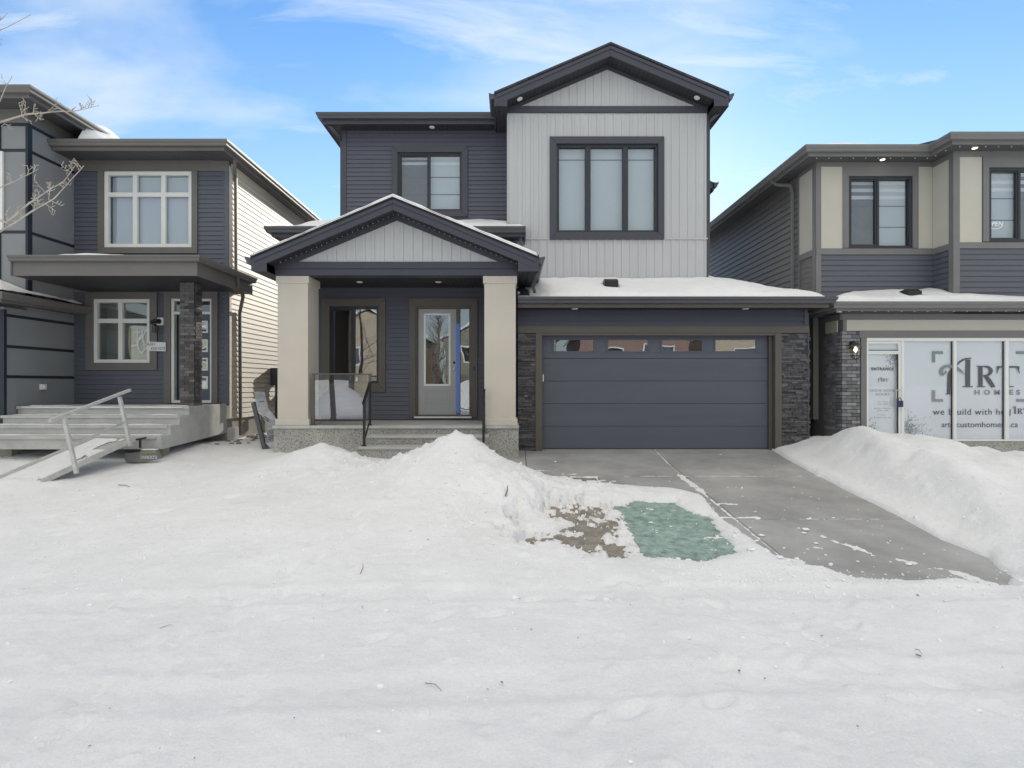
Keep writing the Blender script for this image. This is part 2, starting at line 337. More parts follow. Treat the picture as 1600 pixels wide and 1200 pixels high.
M['rsiding'] = mat('cool_grey_siding', (.108, .115, .14), .5, .05, 2, .1, 80, stretch=(.25, .25, 4))
M['dksiding'] = mat('dark_side_siding', (.16, .155, .15), .5, .05, 2, .1, 80)
M['rsoffit'] = striped('grey_soffit', (.10, .10, .105), 0, .10)
M['glass'] = glassmat('window_glass', 1.8, .06, wav=.002)
M['glass_dark'] = glassmat('dark_glass', 2.2, .16, (.6, .63, .62), .0035, 1.5)
M['rail_glass'] = glassmat('clear_rail_glass', 1.6, .1, (.93, .94, .93), .001)
M['blind'] = mat('roller_blind', (.66, .68, .75), .8, .03, 1, 0)
M['blind_dim'] = mat('screened_blind', (.11, .12, .145), .8, .1, 6, 0)
M['blind_white'] = mat('white_blind_band', (.9, .9, .9), .8, .03, 1, 0)
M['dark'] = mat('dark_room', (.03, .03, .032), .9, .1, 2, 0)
M['room'] = mat('grey_room', (.42, .42, .39), .9, .1, 2, 0)
M['alu'] = mat('weathered_aluminium', (.55, .55, .53), .5, .12, 8, .1, 60, metal=.2)
M['frost'] = mat('frosted_twig', (.47, .43, .38), .8, .35, 14, .6, 90)
M['bark'] = mat('grey_bark', (.24, .20, .17), .9, .3, 14, .8, 60)
M['blue'] = mat('blue_tape', (.13, .24, .68), .5, .04, 3, 0)
M['paper'] = mat('white_paper', (.78, .78, .80), .8, .03, 3, 0)
M['ink'] = mat('marker_ink', (.03, .035, .07), .7, .05, 3, 0)
M['shing'] = shingles('charcoal_shingle', (.035, .035, .038))
M['lens'] = mat('light_lens', (.75, .75, .73), .3, .02, 3, 0)
def emis(name, c, s):
    m, N, L, B = newmat(name); B.inputs['Base Color'].default_value = col4(c); B.inputs['Emission Color'].default_value = col4(c); B.inputs['Emission Strength'].default_value = s; return m
M['lit'] = emis('lit_bulb', (1, .78, .42), 6); M['lit_soffit'] = emis('lit_downlight', (1, .85, .55), 2.2)
M['shop_glass'] = glassmat('shop_glass', .6, .03, (.95, .96, .97), .001)

# ------------------------------------------------------------------ ground
_tab = np.random.RandomState(11).rand(1024, 1024)
def vnoise(x, y, seed=0):
    x = np.asarray(x, float) + seed*17.13; y = np.asarray(y, float) + seed*9.71
    xi = np.floor(x).astype(int); yi = np.floor(y).astype(int); fx = x-xi; fy = y-yi
    fx = fx*fx*fx*(fx*(fx*6-15)+10); fy = fy*fy*fy*(fy*(fy*6-15)+10)
    g = lambda a, b: _tab[a & 1023, b & 1023]
    return (g(xi,yi)*(1-fx)+g(xi+1,yi)*fx)*(1-fy) + (g(xi,yi+1)*(1-fx)+g(xi+1,yi+1)*fx)*fy
def fbm(x, y, f, o=4, seed=0, g=.5):
    r = 0; a = 1; t = 0; c, s = math.cos(.6), math.sin(.6)
    for i in range(o):
        r = r + a*(vnoise(x*f, y*f, seed+i*3)-.5)*2; t += a; a *= g; f *= 2.03; x, y = x*c-y*s, x*s+y*c
    return r/t
def sst(a, b, x): t = np.clip((x-a)/(b-a), 0, 1); return t*t*(3-2*t)
def drive(y):
    y = np.asarray(y, float); return np.where(y > 12, .60, np.where(y < 5.3, -.02, -.511+.0926*y))
def onplane(px, py):   # pixel of the sloped drive -> ground point
    k = (py-CY)/F; Y = (CZ+.511)/(k+.0926); return (wx(px, Y), Y)
EXPO = [
 ([(770,711),(792,726),(822,741),(854,753),(917,758),(986,762),(1054,766),(1096,777),(1112,793),(1122,811),(1159,832),(1190,858),(1232,882),(1285,890),(1337,908),(1406,912),(1490,907),(1537,919),(1579,921),(1581,903),(1542,871),(1469,843),(1406,808),(1337,774),(1280,745),(1232,719),(1198,698),(1198,680),(760,680),(640,690),(575,705),(570,718),(640,722),(690,705)], .05, 5.5),
 ([(967,793),(993,785),(1054,788),(1083,803),(1106,809),(1122,832),(1154,869),(1127,874),(1085,881),(1043,877),(1012,874),(991,843)], .05, 6),
 ([(846,779),(880,790),(931,790),(965,797),(985,843),(1007,876),(991,879),(954,866),(907,861),(865,848),(812,856),(838,838),(870,815),(850,798)], .15, 4.5)]
EXPO = [(np.array([onplane(*p) for p in P]), a, f) for P, a, f in EXPO]
PATCH = [  # leftover snow streaks on the concrete, (from px, to px, radius m, noise)
 ((1022,702),(1062,742),.012,.02),((1062,743),(1100,770),.06,.07),((1100,772),(1232,880),.018,.02),((822,744),(1000,744),.012,.035),((1000,744),(1285,744),.016,.03),((1120,809),(1185,809),.03,.05),((1185,809),(1240,812),.0,.04),((1240,811),(1400,811),.002,.015),
 ((1125,787),(1150,788),.03,.06),((1285,838),(1310,848),.02,.07),((1322,850),(1365,868),.05,.08),((1225,872),(1252,878),.05,.07),((1405,876),(1490,893),.035,.09),((1490,893),(1545,912),.07,.07),((1270,855),(1285,857),.02,.04),((1310,878),(1330,882),.01,.05),
 ((840,735),(862,735),.03,.05),((880,741),(900,741),.03,.05),((1055,833),(1100,843),.05,.08),((965,812),(1000,850),.03,.08),((1370,905),(1450,903),.0,.05),((870,748),(960,752),.03,.06),((1030,748),(1060,756),.02,.06)]
PATCH = [(onplane(*a), onplane(*b), r, n) for a, b, r, n in PATCH]
def sdpoly(x, y, P):
    d = np.full(x.shape, 1e9); ins = np.zeros(x.shape, bool); n = len(P)
    for i in range(n):
        a = P[i]; b = P[(i+1) % n]; e = b-a
        t = np.clip(((x-a[0])*e[0]+(y-a[1])*e[1])/(e@e), 0, 1)
        d = np.minimum(d, (x-a[0]-t*e[0])**2+(y-a[1]-t*e[1])**2)
        c = ((a[1] > y) != (b[1] > y)) & (x < (b[0]-a[0])*(y-a[1])/((b[1]-a[1]) if b[1] != a[1] else 1e-9)+a[0]); ins ^= c
    d = np.sqrt(d); return np.where(ins, d, -d)
def mound(x, y, cx, cy, rx, ry, h, p=1.0, rot=0):
    dx = x-cx; dy = y-cy; c, s = math.cos(rot), math.sin(rot); u = (dx*c+dy*s)/rx; v = (-dx*s+dy*c)/ry
    return h*np.exp(-np.power(u*u+v*v, p))
rs = np.random.RandomState(5)
PRINT = [(rs.uniform(-6, 6), rs.uniform(2.6, 8.5), rs.uniform(.05, .11), rs.uniform(.09, .2), rs.uniform(0, 3.1), rs.uniform(.006, .02)) for _ in range(150)]
for (a_, b_, c_, d_, n_) in ((-2.6, 2.9, -1.5, 8.6, 17), (3.4, 2.8, 1.0, 5.4, 9), (-5.6, 6.6, -2.8, 9.0, 8), (.2, 2.7, 3.2, 4.9, 8), (-1.2, 4.1, 1.6, 5.6, 7)):
    hd = math.atan2(d_-b_, c_-a_)
    for q in range(n_):
        t = (q+.5)/n_; s_ = .11*(1 if q % 2 else -1); PRINT.append((a_+(c_-a_)*t-math.sin(hd)*s_+rs.normal(0, .03), b_+(d_-b_)*t+math.cos(hd)*s_+rs.normal(0, .03), .145, .055, hd+rs.normal(0, .15), rs.uniform(.028, .045)))
LUMP = [(rs.uniform(-6, 7), rs.uniform(2.5, 9), rs.uniform(.02, .07), rs.uniform(.02, .05), rs.uniform(0, 3), rs.uniform(.006, .03)) for _ in range(520)]
LUMP += [(rs.normal(.35, .55), rs.normal(7.6, .9), rs.uniform(.03, .09), rs.uniform(.03, .07), rs.uniform(0, 3), rs.uniform(.012, .035)) for _ in range(150)]
LUMP += [(rs.normal(-2.0, .9), rs.normal(9.3, .3), rs.uniform(.03, .09), rs.uniform(.03, .07), rs.uniform(0, 3), rs.uniform(.02, .06)) for _ in range(60)]
def ground(x, y, detail=True):
    x = np.asarray(x, float); y = np.asarray(y, float); shp = x.shape
    near = (x > -3.6) & (x < 8) & (y > 4) & (y < 12.6)
    ex = np.full(shp, -9.0); pt = np.zeros(shp)
    if near.any():
        xn, yn = x[near], y[near]; e = np.full(xn.shape, -9.0)
        for i, (P, a, f) in enumerate(EXPO):
            nz = fbm(xn, yn, f, 4, 20+i, .6)*a
            if i == 2: nz = fbm(xn, yn*1.3, 2.6, 5, 27, .68)*.62 - .03
            if i == 1: nz = nz + fbm(xn, yn, 15, 3, 29, .6)*.045
            if i == 0: nz = nz*(1-sst(3.2, 3.6, xn)*sst(6.1, 6.4, yn)*.55)
            e = np.maximum(e, sdpoly(xn, yn, P)+nz)
        ex0 = e.copy(); fl = fbm(xn, yn*1.25, 6.5, 5, 95, .68)   # flecks of snow stuck on the gravel and the board
        q_ = (xn < 2.85) & (yn > 6.0) & (yn < 8.6); e = np.where(q_ & (e > 0), np.minimum(e, np.where(xn < 1.5, .09, .125)-fl*.5), e)
        for (a, b, r, nn) in PATCH:
            ax, ay = a; bx, by = b; L2 = (bx-ax)**2+(by-ay)**2; t = np.clip(((xn-ax)*(bx-ax)+(yn-ay)*(by-ay))/L2, 0, 1)
            d = np.sqrt((xn-ax-t*(bx-ax))**2+(yn-ay-t*(by-ay))**2)
            e = np.minimum(e, d-r+fbm(xn, yn, 9, 3, 31, .6)*nn)
        ex[near] = e; pt = np.zeros(shp); pt[near] = (ex0 > .01) & (e < 0) 
    m = .085 + 0*x
    lawn = sst(9, 2, x)*0+1
    m = m + mound(x, y, -.86, 9.1, .72, .85, .50, .8) + mound(x, y, -1.15, 8.7, 1.35, 1.25, .27, 1) + mound(x, y, -1.9, 7.2, 2.3, 1.5, .16, 1)
    m = m + mound(x, y, -3.3, 9.75, .62, .62, .30, .9) + mound(x, y, -3.5, 9.1, 1.4, .8, .17, 1) + mound(x, y, -4.0, 9.9, .9, .5, .10, 1)
    m = m + mound(x, y, -.1, 8.0, .9, .55, .12, 1) + mound(x, y, -7.9, 8.75, .8, .3, .10, 1)
    # right-hand bank thrown up along the driveway
    c = np.interp(x, [5.0, 5.75, 6.2, 6.9, 7.6, 7.9, 8.6, 9.6, 11, 16], [.44, .57, .56, .48, .36, .30, .18, .10, .08, .08])
    ridge = 10.0 + .15*np.sin(x*2.1)
    prof = np.where(y < ridge, np.exp(-((ridge-y)/3.4)**2.6 if False else -np.power(np.abs(ridge-y)/3.7, 2.2)), np.exp(-np.power(np.abs(y-ridge)/1.3, 2)))
    edge = np.interp(y, [4.6, 5.6, 7.0, 8.3, 9.8, 11.2, 12], [4.6, 5.08, 5.35, 5.45, 5.5, 5.6, 5.7])
    dd = sst(0, 1.0, x-edge)
    bank = dd*prof*c*(1+.10*fbm(x, y, 1.1, 3, 41)) + dd*.10*sst(4.4, 6, y)
    bank = bank + dd*np.sqrt(prof)*(.035*np.sin((x*1.4-y*.7)*4.2+3*fbm(x, y, .8, 2, 44))+.05*fbm(x, y, 2.3, 4, 46)+.02*fbm(x*1.3+y, y*.5, 5, 3, 48))
    m = m + np.where(y < 12.6, bank, 0)
    m = m - .26*sst(9.9, 11.2, y)*sst(7.6, 8.8, x)*(y < 13)
    mv = fbm(x, y, .45, 3, 50)*.035 + fbm(x, y, 1.7, 4, 53)*.022
    rough = .35+1.3*np.exp(-((x-.2)/1.1)**2-((y-7.6)/1.3)**2)+.8*np.exp(-((x+2.2)/1.6)**2-((y-9.2)/.7)**2)
    if detail:
        fine = fbm(x, y, 6, 5, 60, .6)*.020*(rough+.25) + (.5-np.abs(fbm(x*.8, y*1.5, 4.2, 4, 68, .6))*3).clip(0)*-.007*(fbm(x, y, .5, 2, 69) > -.1) + fbm(x, y, 2.6, 3, 63)*.03*np.clip(rough-.4, 0, 1)
        tr = fbm(x*3+y*1.2, y*.55-x*.1, 1.2, 3, 66)*.008
        mv = mv+fine+tr
        for (px_, py_, a, b, r, h) in PRINT:
            q = (np.abs(x-px_) < .5) & (np.abs(y-py_) < .5)
            if q.any():
                g = mound(x[q], y[q], px_, py_, a, b, h, 1.6, r); g2 = mound(x[q], y[q], px_, py_, a*1.5, b*1.35, h*.55, 1.3, r)
                mv[q] += g2-g*1.3
        for (px_, py_, a, b, r, h) in LUMP:
            q = (np.abs(x-px_) < .3) & (np.abs(y-py_) < .3)
            if q.any(): mv[q] += mound(x[q], y[q], px_, py_, a, b, h, 1.3, r)
    m = m+mv
    # two shallow wheel tracks curving across the packed road snow
    for k_, y0_ in ((0, 3.55), (1, 5.0)):
        c_ = y0_+.10*np.sin(x*.35+k_)+.05*(x-1)*.6; m = m - .016*np.exp(-np.power(np.abs(y-c_)/.16, 4)) + .008*np.exp(-((np.abs(y-c_)-.23)/.06)**2)
    # packed thin ice round the dirt patch and the green board
    thin = np.exp(-np.power(((x-1.15)/1.15)**2+((y-7.15)/.95)**2, 1.5))
    m = m*(1-.72*thin) + thin*.030*fbm(x, y, 6, 4, 91, .65)
    if near.any():
        hole = fbm(x[near], y[near], 3.6, 4, 93, .62)-.30; th_ = np.exp(-np.power(((xn-.75)/.85)**2+((yn-7.25)/.55)**2, 2))
        ex[near] = np.maximum(ex[near], np.where(th_ > .35, hole*.5, -9))
    ex = np.where((x < 1.1) & (y < 10.6), ex-.5*sst(.17, .33, m), ex)   # deep snow of the heap is never bare
    m = np.where(pt > 0, .012+.012*fbm(x, y, 7, 3, 97), m)
    s = np.where(ex < 0, 1-np.exp(ex/(.10+.10*thin)), 0)
    edgeh = np.where(pt > 0, .007, .02-.012*thin)*np.clip(-ex/.03, 0, 1)
    z = drive(y)+np.where(ex < 0, edgeh+s*np.maximum(m, np.where(pt > 0, .004, np.where(x > 7, -.3, .03))), -.06*np.clip(ex/.025, 0, 1))
    # under and between the houses the snow lies thin
    return z
def axis(lo, hi, step, far):
    a = list(np.arange(lo, hi+1e-6, step)); s = step; q = hi
    while q < far: s = min(s*1.3, 60); q += s; a.append(q)
    s = step; q = lo
    while q > -far: s = min(s*1.3, 60); q -= s; a.insert(0, q)
    return np.array(a)
xs = axis(-10.0, 9.8, .026, 600)
ys = [2.6]
while ys[-1] < 12.9: ys.append(ys[-1]+.0058*ys[-1])
s = .07
while ys[-1] < 900: s = min(s*1.3, 60); ys.append(ys[-1]+s)
s = .03
while ys[0] > -400: s = min(s*1.3, 40); ys.insert(0, ys[0]-s)
ys = np.array(ys); GX, GY = np.meshgrid(xs, ys)
GZ = ground(GX.ravel(), GY.ravel()).reshape(GX.shape)
far = (np.abs(GX) > 20) | (GY > 25) | (GY < -3)
GZ = np.where(far, np.where(GY > 12, .62, .02), GZ)
def gridmesh(name, X, Y, Z, material, keep=None, smooth=True):
    nr, nc = X.shape; me = bpy.data.meshes.new(name)
    idx = np.arange(nr*nc).reshape(nr, nc)
    q = np.stack([idx[:-1,:-1], idx[:-1,1:], idx[1:,1:], idx[1:,:-1]], -1)
    if keep is not None: q = q[keep]
    q = q.reshape(-1, 4)
    used = np.unique(q); rem = -np.ones(nr*nc, int); rem[used] = np.arange(len(used)); q = rem[q]
    co = np.stack([X.ravel(), Y.ravel(), Z.ravel()], -1)[used]
    me.vertices.add(len(co)); me.vertices.foreach_set('co', co.ravel().astype(np.float32))
    me.loops.add(len(q)*4); me.loops.foreach_set('vertex_index', q.ravel().astype(np.int32))
    me.polygons.add(len(q)); me.polygons.foreach_set('loop_start', (np.arange(len(q))*4).astype(np.int32)); me.polygons.foreach_set('loop_total', np.full(len(q), 4, np.int32))
    me.polygons.foreach_set('use_smooth', np.full(len(q), smooth)); me.materials.append(material); me.update(); me.validate()
    o = bpy.data.objects.new(name, me); C.objects.link(o); OFF[name] = Vector((0, 0, 0)); return o
g = gridmesh('snow_ground', GX, GY, GZ, M['snow']); tag(g, kind='structure')
gnd = lambda x, y: float(ground(np.array([x]), np.array([y]), False)[0])

# concrete driveway slabs and the gravel bed below
mb = MB()
def slab(x0, x1, y0, y1, dz=0):
    z0, z1 = float(drive(max(y0, 5.3))), float(drive(y1))
    mb.add([(x0,y0,z0-.1),(x1,y0,z0-.1),(x1,y1,z1-.1),(x0,y1,z1-.1),(x0,y0,z0),(x1,y0,z0),(x1,y1,z1),(x0,y1,z1)], [(0,3,2,1),(4,5,6,7),(0,1,5,4),(1,2,6,5),(2,3,7,6),(3,0,4,7)])
J = .012
for xa, xb in ((.28, 3.03-J/2), (3.03+J/2, 6.0)):
    for ya, yb in ((9.73+J/2, 12.05), (7.49+J/2, 9.73-J/2), (5.305, 7.49-J/2)):
        if xa < 1 and yb < 9.73: slab(1.50, xb, ya, yb)
        else: slab(xa, xb, ya, yb)
slab(-3.2, .28-J, 9.0, 10.34); slab(-.40, .28-J, 10.35, 11.9)
tag(mb.build('driveway', M['concrete'], recalc=True), kind='structure')
mb = MB(); ny = 40
gx = np.linspace(-3.5, 7, 90); gy = np.linspace(5.31, 12.2, 70); AX, AY = np.meshgrid(gx, gy)
AZ = drive(AY)-.022+fbm(AX, AY, 5, 4, 71)*.012; AZ = np.where(AX > 1.48, drive(AY)-.16, AZ); AZ = np.where((AY > 9.74), drive(AY)-.16, AZ)
tag(gridmesh('gravel_bed', AX, AY, AZ, M['dirt']), kind='structure')
# teal sheet lying flat beside the drive edge
gx = np.linspace(1.47, 2.74, 50); gy = np.linspace(5.75, 8.3, 90); AX, AY = np.meshgrid(gx, gy)
AZ = drive(AY)+.012+fbm(AX, AY, 1.6, 3, 81)*.006
mb = MB(); nr, nc = AX.shape
top = [(AX[i,j], AY[i,j], AZ[i,j]) for i in range(nr) for j in range(nc)]
bot = [(x, y, float(drive(y))+.002) for x, y, z in top]
n0 = len(top); fs = []
for i in range(nr-1):
    for j in range(nc-1):
        a = i*nc+j; fs.append((a, a+1, a+nc+1, a+nc)); fs.append((n0+a, n0+a+nc, n0+a+nc+1, n0+a+1))
for j in range(nc-1):
    for r, s_ in ((0, 1), (nr-1, -1)):
        a = r*nc+j; fs.append((a, n0+a, n0+a+1, a+1))
for i in range(nr-1):
    for c_ in (0, nc-1):
        a = i*nc+c_; fs.append((a, a+nc, n0+a+nc, n0+a))
mb.add(top+bot, fs)
tag(mb.build('painted_board', M['teal'], smooth=False), 'teal green board lying flat in the ice beside the driveway', 'board')
# loose lumps of snow on the concrete
lumps = [(1259,829,.05),(1257,834,.035),(1275,850,.03),(1263,812,.03),(1302,810,.025),(1218,884,.045),(1232,884,.04),(1190,838,.04),(1182,846,.03),(1150,843,.03),(1076,881,.035),(1200,872,.03),(1262,859,.02),(1225,857,.02),(1335,860,.02),(1240,762,.016),(868,722,.03),(1126,711,.03),(1210,728,.012),(1172,825,.02),(1128,815,.03),(1290,868,.02),(1420,883,.03),(1340,878,.02),(1180,800,.02),(1245,874,.03),(1060,884,.03),(1175,872,.05),(1088,762,.03),(1160,776,.02),(1196,866,.025),(1248,826,.02)]
protos = []; M['lump_snow'] = mat('lump_snow', (.88, .885, .9), .7, .04, 2, 0)
for k in range(5):
    bm = bmesh.new(); bmesh.ops.create_icosphere(bm, subdivisions=2, radius=1)
    for v in bm.verts:
        nn = float(vnoise(v.co.x*2.1+k*7, v.co.y*2.1+v.co.z*1.7, 90)); v.co *= .65+.6*nn; v.co.z *= .62
    me = bpy.data.meshes.new('snow_lump'); bm.to_mesh(me); bm.free(); me.materials.append(M['lump_snow']); me.polygons.foreach_set('use_smooth', [True]*len(me.polygons)); protos.append(me)
for i, (px, py, r) in enumerate(lumps):
    x, y = onplane(px, py); o = bpy.data.objects.new('snow_lump', protos[i % 5]); C.objects.link(o)
    o.location = (x, y, max(float(drive(y)), gnd(x, y))+r*.3); o.scale = (r*1.0, r*.9, r*.6); o.rotation_euler = (0, 0, i*1.3)
    tag(o, 'small white lump of snow lying on or beside the bare concrete driveway', 'snow lump', 'snow lumps scattered over the driveway')
# twigs and clods lying on the snow
def clod(px, py, Y, r, lab, name='clod', cat='dirt clod', grp=None, s=(1.4, .7, .4)):
    x = wx(px, Y); y = Y; o = bpy.data.objects.new(name, clodm); C.objects.link(o)
    o.location = (x, y, gnd(x, y)+.01); r *= .75; o.scale = (r*s[0], r*s[1], r*s[2]); o.rotation_euler = (0, 0, px*.7)
    tag(o, lab, cat, grp)
# loose crumbs of crusted snow strewn over the packed surface
rc = np.random.RandomState(77); nC = 4200
cx_ = np.concatenate([rc.uniform(-7.5, 8, 2200), rc.normal(.3, .8, 900), rc.normal(-1.6, 1.2, 500), rc.uniform(1.5, 5.2, 600)])
cy_ = np.concatenate([2.6+6.5*rc.power(1.3, 2200)**1.0, rc.normal(7.5, .8, 900), rc.normal(9.2, .5, 500), rc.normal(5.55, .25, 600)]).clip(2.6, 10.2)
cr_ = np.exp(rc.normal(-4.75, .5, nC)).clip(.003, .03)*np.where(cy_ < 4, .7, 1)
gz_ = ground(cx_, cy_); cz_ = np.maximum(gz_, drive(cy_)); cr_ = np.where((gz_ < drive(cy_)) & (rc.rand(nC) > .3), .002, cr_)
bm = bmesh.new(); bmesh.ops.create_icosphere(bm, subdivisions=1, radius=1); iv = np.array([v.co[:] for v in bm.verts]); itri = np.array([[v.index for v in f.verts] for f in bm.faces]); bm.free()
jit = rc.uniform(.6, 1.25, (nC, len(iv), 1)); V_ = iv[None]*jit*cr_[:, None, None]*rc.uniform(.6, 1.3, (nC, 1, 3)); V_[:, :, 2] *= .75
V_ += np.stack([cx_, cy_, cz_+cr_*.25], -1)[:, None, :]
Tt = (itri[None]+(np.arange(nC)*len(iv))[:, None, None]).reshape(-1, 3)
me = bpy.data.meshes.new('snow_crumbs'); me.from_pydata(V_.reshape(-1, 3).tolist(), [], Tt.tolist()); me.materials.append(M['lump_snow']); cob = bpy.data.objects.new('snow_crumbs', me); C.objects.link(cob); tag(cob, kind='stuff')
clodm = protos[0].copy(); clodm.name = 'clod'; clodm.materials.clear(); clodm.materials.append(M['dirt'])
def groundY(px, py):
    Y = 3.0
    for _ in range(30):
        z = gnd(wx(px, Y), Y); Y2 = (CZ-z)*F/(py-CY); Y = .5*Y+.5*Y2
    return Y
for (px, py, r) in [(784,1068,.012),(762,1079,.008),(460,1124,.007),(140,1168,.007),(172,1109,.006),(250,1026,.006),(490,968,.006),(505,932,.008),(250,1172,.006),(1434,931,.016),(1475,941,.010),(1284,995,.010),(1155,1050,.014),(1340,1137,.008),(1435,1026,.02),(1195,1062,.01),(1565,1044,.01),(812,937,.009),(830,985,.009),(304,1187,.006),(1067,938,.006),(1044,912,.008),(669,844,.012),(1240,960,.007),(566,950,.01),(985,946,.008),(903,998,.008),(1108,930,.006),(1352,1012,.012)]:
    clod(px, py, groundY(px, py), r, 'tiny brown clod of dirt lying loose on the trampled snow', grp='clods scattered on the snow')
def stick(p0, p1, r, lab, lift0=.0, lift1=.0):
    Y0, Y1 = groundY(*p0), groundY(*p1); a = Vector((wx(p0[0], Y0), Y0, gnd(wx(p0[0], Y0), Y0)+.012+lift0)); b = Vector((wx(p1[0], Y1), Y1, gnd(wx(p1[0], Y1), Y1)+.012+lift1))
    m = MB(); mid = (a+b)/2+Vector((.01, .015, .008)); m.tube([a, mid, b], [r, r*.8, r*.5], 5)
    tag(m.build('twig', M['bark']), lab, 'twig')
stick((664,1070), (690,1082), .003, 'thin bent twig lying on the foreground snow')
stick((563,898), (567,883), .004, 'grass stalk sticking up from the left snow')
stick((790,776), (793,766), .012, 'stub of a stake poking out where the heap meets the drive', 0, .05)
stick((185,759), (203,762), .007, 'dark splinter of wood lying in the snow by the ramp')
stick((250,984), (270,979), .0025, 'pale straw lying on the snow at the left')
stick((1430,1017), (1441,1025), .003, 'short dark twig on the right foreground snow')

# ------------------------------------------------------------------ building kit
def wrect(px0, py0, px1, py1, Y): return (wx(px0, Y), wx(px1, Y), wz(py1, Y), wz(py0, Y))
def window(parent, Y, fr_, trim=None, tw=(.12,.12,.12,.12), cols=(1,), rows=(1,), fm='frame_black', tm='trim', bw=.05, mw=.045, blinds=None, label=None, glass='glass', room='dark', depth=.5, recess=.05, sash=None, tproud=.05, zeb=None):
    x0, x1, z0, z1 = fr_
    m = MB(); m.frame(x0, x1, z0, z1, bw, bw, bw, bw, Y-.012, Y+recess+.03)
    ix0, ix1, iz0, iz1 = x0+bw, x1-bw, z0+bw, z1-bw
    tot = sum(cols); xb = [ix0]
    for c in cols: xb.append(xb[-1]+(ix1-ix0)*c/tot)
    tot = sum(rows); zb = [iz0]
    for r in rows: zb.append(zb[-1]+(iz1-iz0)*r/tot)
    for q in xb[1:-1]: m.box(q-mw/2, q+mw/2, Y-.006, Y+recess+.026, iz0, iz1)
    for q in zb[1:-1]:
        for i in range(len(cols)): m.box(xb[i]+(mw/2 if i else 0), xb[i+1]-(mw/2 if i < len(cols)-1 else 0), Y-.004, Y+recess+.024, q-mw/2, q+mw/2)
    if sash is not None:   # one sliding lite carries its own darker sash
        a, b = xb[sash]+(mw/2 if sash else 0), xb[sash+1]-(mw/2 if sash < len(cols)-1 else 0)
        m.frame(a+.001, b-.001, iz0+.001, iz1-.001, .03, .03, .03, .03, Y+.008, Y+recess+.02)
    wo = m.build('window', M[fm], parent, label, bevel=.003)
    for i in range(len(cols)):
        for j in range(len(rows)):
            a, b = xb[i]+.005, xb[i+1]-.005; c, d = zb[j]+.005, zb[j+1]-.005
            k = MB(); k.box(a, b, Y+recess, Y+recess+.006, c, d); k.build('pane', M[glass], wo)
    if trim: 
        m = MB(); l, r, t, b = tw; m.frame(x0-l, x1+r, z0-b, z1+t, l, r, t, b, Y-tproud, Y-.004)
        m.build('window_trim', M[tm], wo, bevel=.004)
    if blinds:
        for i, kind in enumerate(blinds):
            if not kind: continue
            a, b = xb[i]+.01, xb[i+1]-.01; k = MB(); top = iz1; yb = Y+recess+.07
            mats_ = [M['blind'], M['blind_white'], M['blind_dim']]
            if kind == 'dim': k.m = 2
            if zeb:
                n, frac = zeb; h = (iz1-iz0)*frac; zz = iz1
                for q in range(n):
                    k.m = 1 if (q % 2 == 0 and kind != 'dim') else (2 if kind == 'dim' and q % 2 else 0)
                    k.box(a, b, yb, yb+.004, zz-h/n, zz-.002); zz -= h/n
                top = zz
                k.m = 2 if kind == 'dim' else 0
            k.box(a, b, yb, yb+.004, iz0, top-.002)
            if kind == 'bar' or zeb:
                k.m = 2 if kind != 'dim' else 2
                for f_ in ((.62, .30) if zeb else (.87,)): k.box(a, b, yb-.012, yb-.001, iz0+(iz1-iz0)*f_-.012, iz0+(iz1-iz0)*f_+.006)
            k.build('blind', mats_, wo)
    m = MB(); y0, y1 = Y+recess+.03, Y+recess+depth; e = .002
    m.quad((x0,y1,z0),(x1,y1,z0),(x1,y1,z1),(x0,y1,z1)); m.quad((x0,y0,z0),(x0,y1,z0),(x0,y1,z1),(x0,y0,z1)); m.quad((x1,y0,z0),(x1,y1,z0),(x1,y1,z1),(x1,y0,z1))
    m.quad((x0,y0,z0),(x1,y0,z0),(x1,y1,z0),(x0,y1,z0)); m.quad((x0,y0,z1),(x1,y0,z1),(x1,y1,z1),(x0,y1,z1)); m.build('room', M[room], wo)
    return wo
def eave(parent, path, zt, fh=.155, over=.4, fm='eave', gm='gutter', sm='soffit', gutter=True, name='roof_edge', seam=None):
    m = MB(); m.sweep(path, [(0, zt-.02), (0, zt-.02-fh-.06), (-.025, zt-.02-fh-.06), (-.025, zt-.02)]); f = m.build('fascia', M[fm], parent)
    if gutter:
        m = MB(); m.sweep(path, [(.002, zt-.005), (.002, zt-.135), (.075, zt-.135), (.088, zt-.12), (.092, zt-.085), (.118, zt-.05), (.122, zt-.03), (.122, zt), (.108, zt), (.104, zt-.02), (.02, zt-.02)])
        m.build('gutter', M[gm], parent)
    zs = zt-.02-fh-.045
    m = MB(); m.sweep(path, [(-.028, zs), (-over, zs), (-over, zs+.012), (-.028, zs+.012)]); m.build('soffit', M[sm], parent)
    return zs
def downlight(parent, x, y, z, r=.055, n=(0, 0, -1), lit=False):
    n = Vector(n).normalized(); c = Vector((x, y, z)); m = MB()
    m.tube([c, c+n*.012], [r*1.25, r*1.15], 16); o = m.build('downlight', M['white'], parent, smooth=False)
    m = MB(); m.tube([c+n*.013, c+n*.016], [r*.9, r*.85], 16); m.build('lens', M['lit_soffit' if lit else 'lens'], o)
def pipe(parent, pts, w_=.07, name='downspout', m_='gutter'):
    m = MB()
    for a, b in zip(pts[:-1], pts[1:]):
        d = (Vector(b)-Vector(a)).normalized(); up = (0, 1, 0) if abs(d.y) < .9 else (0, 0, 1); m.bar(a, Vector(b)+d*.012, w_, w_*.75, up)
    return m.build(name, M[m_], parent, bevel=.01)
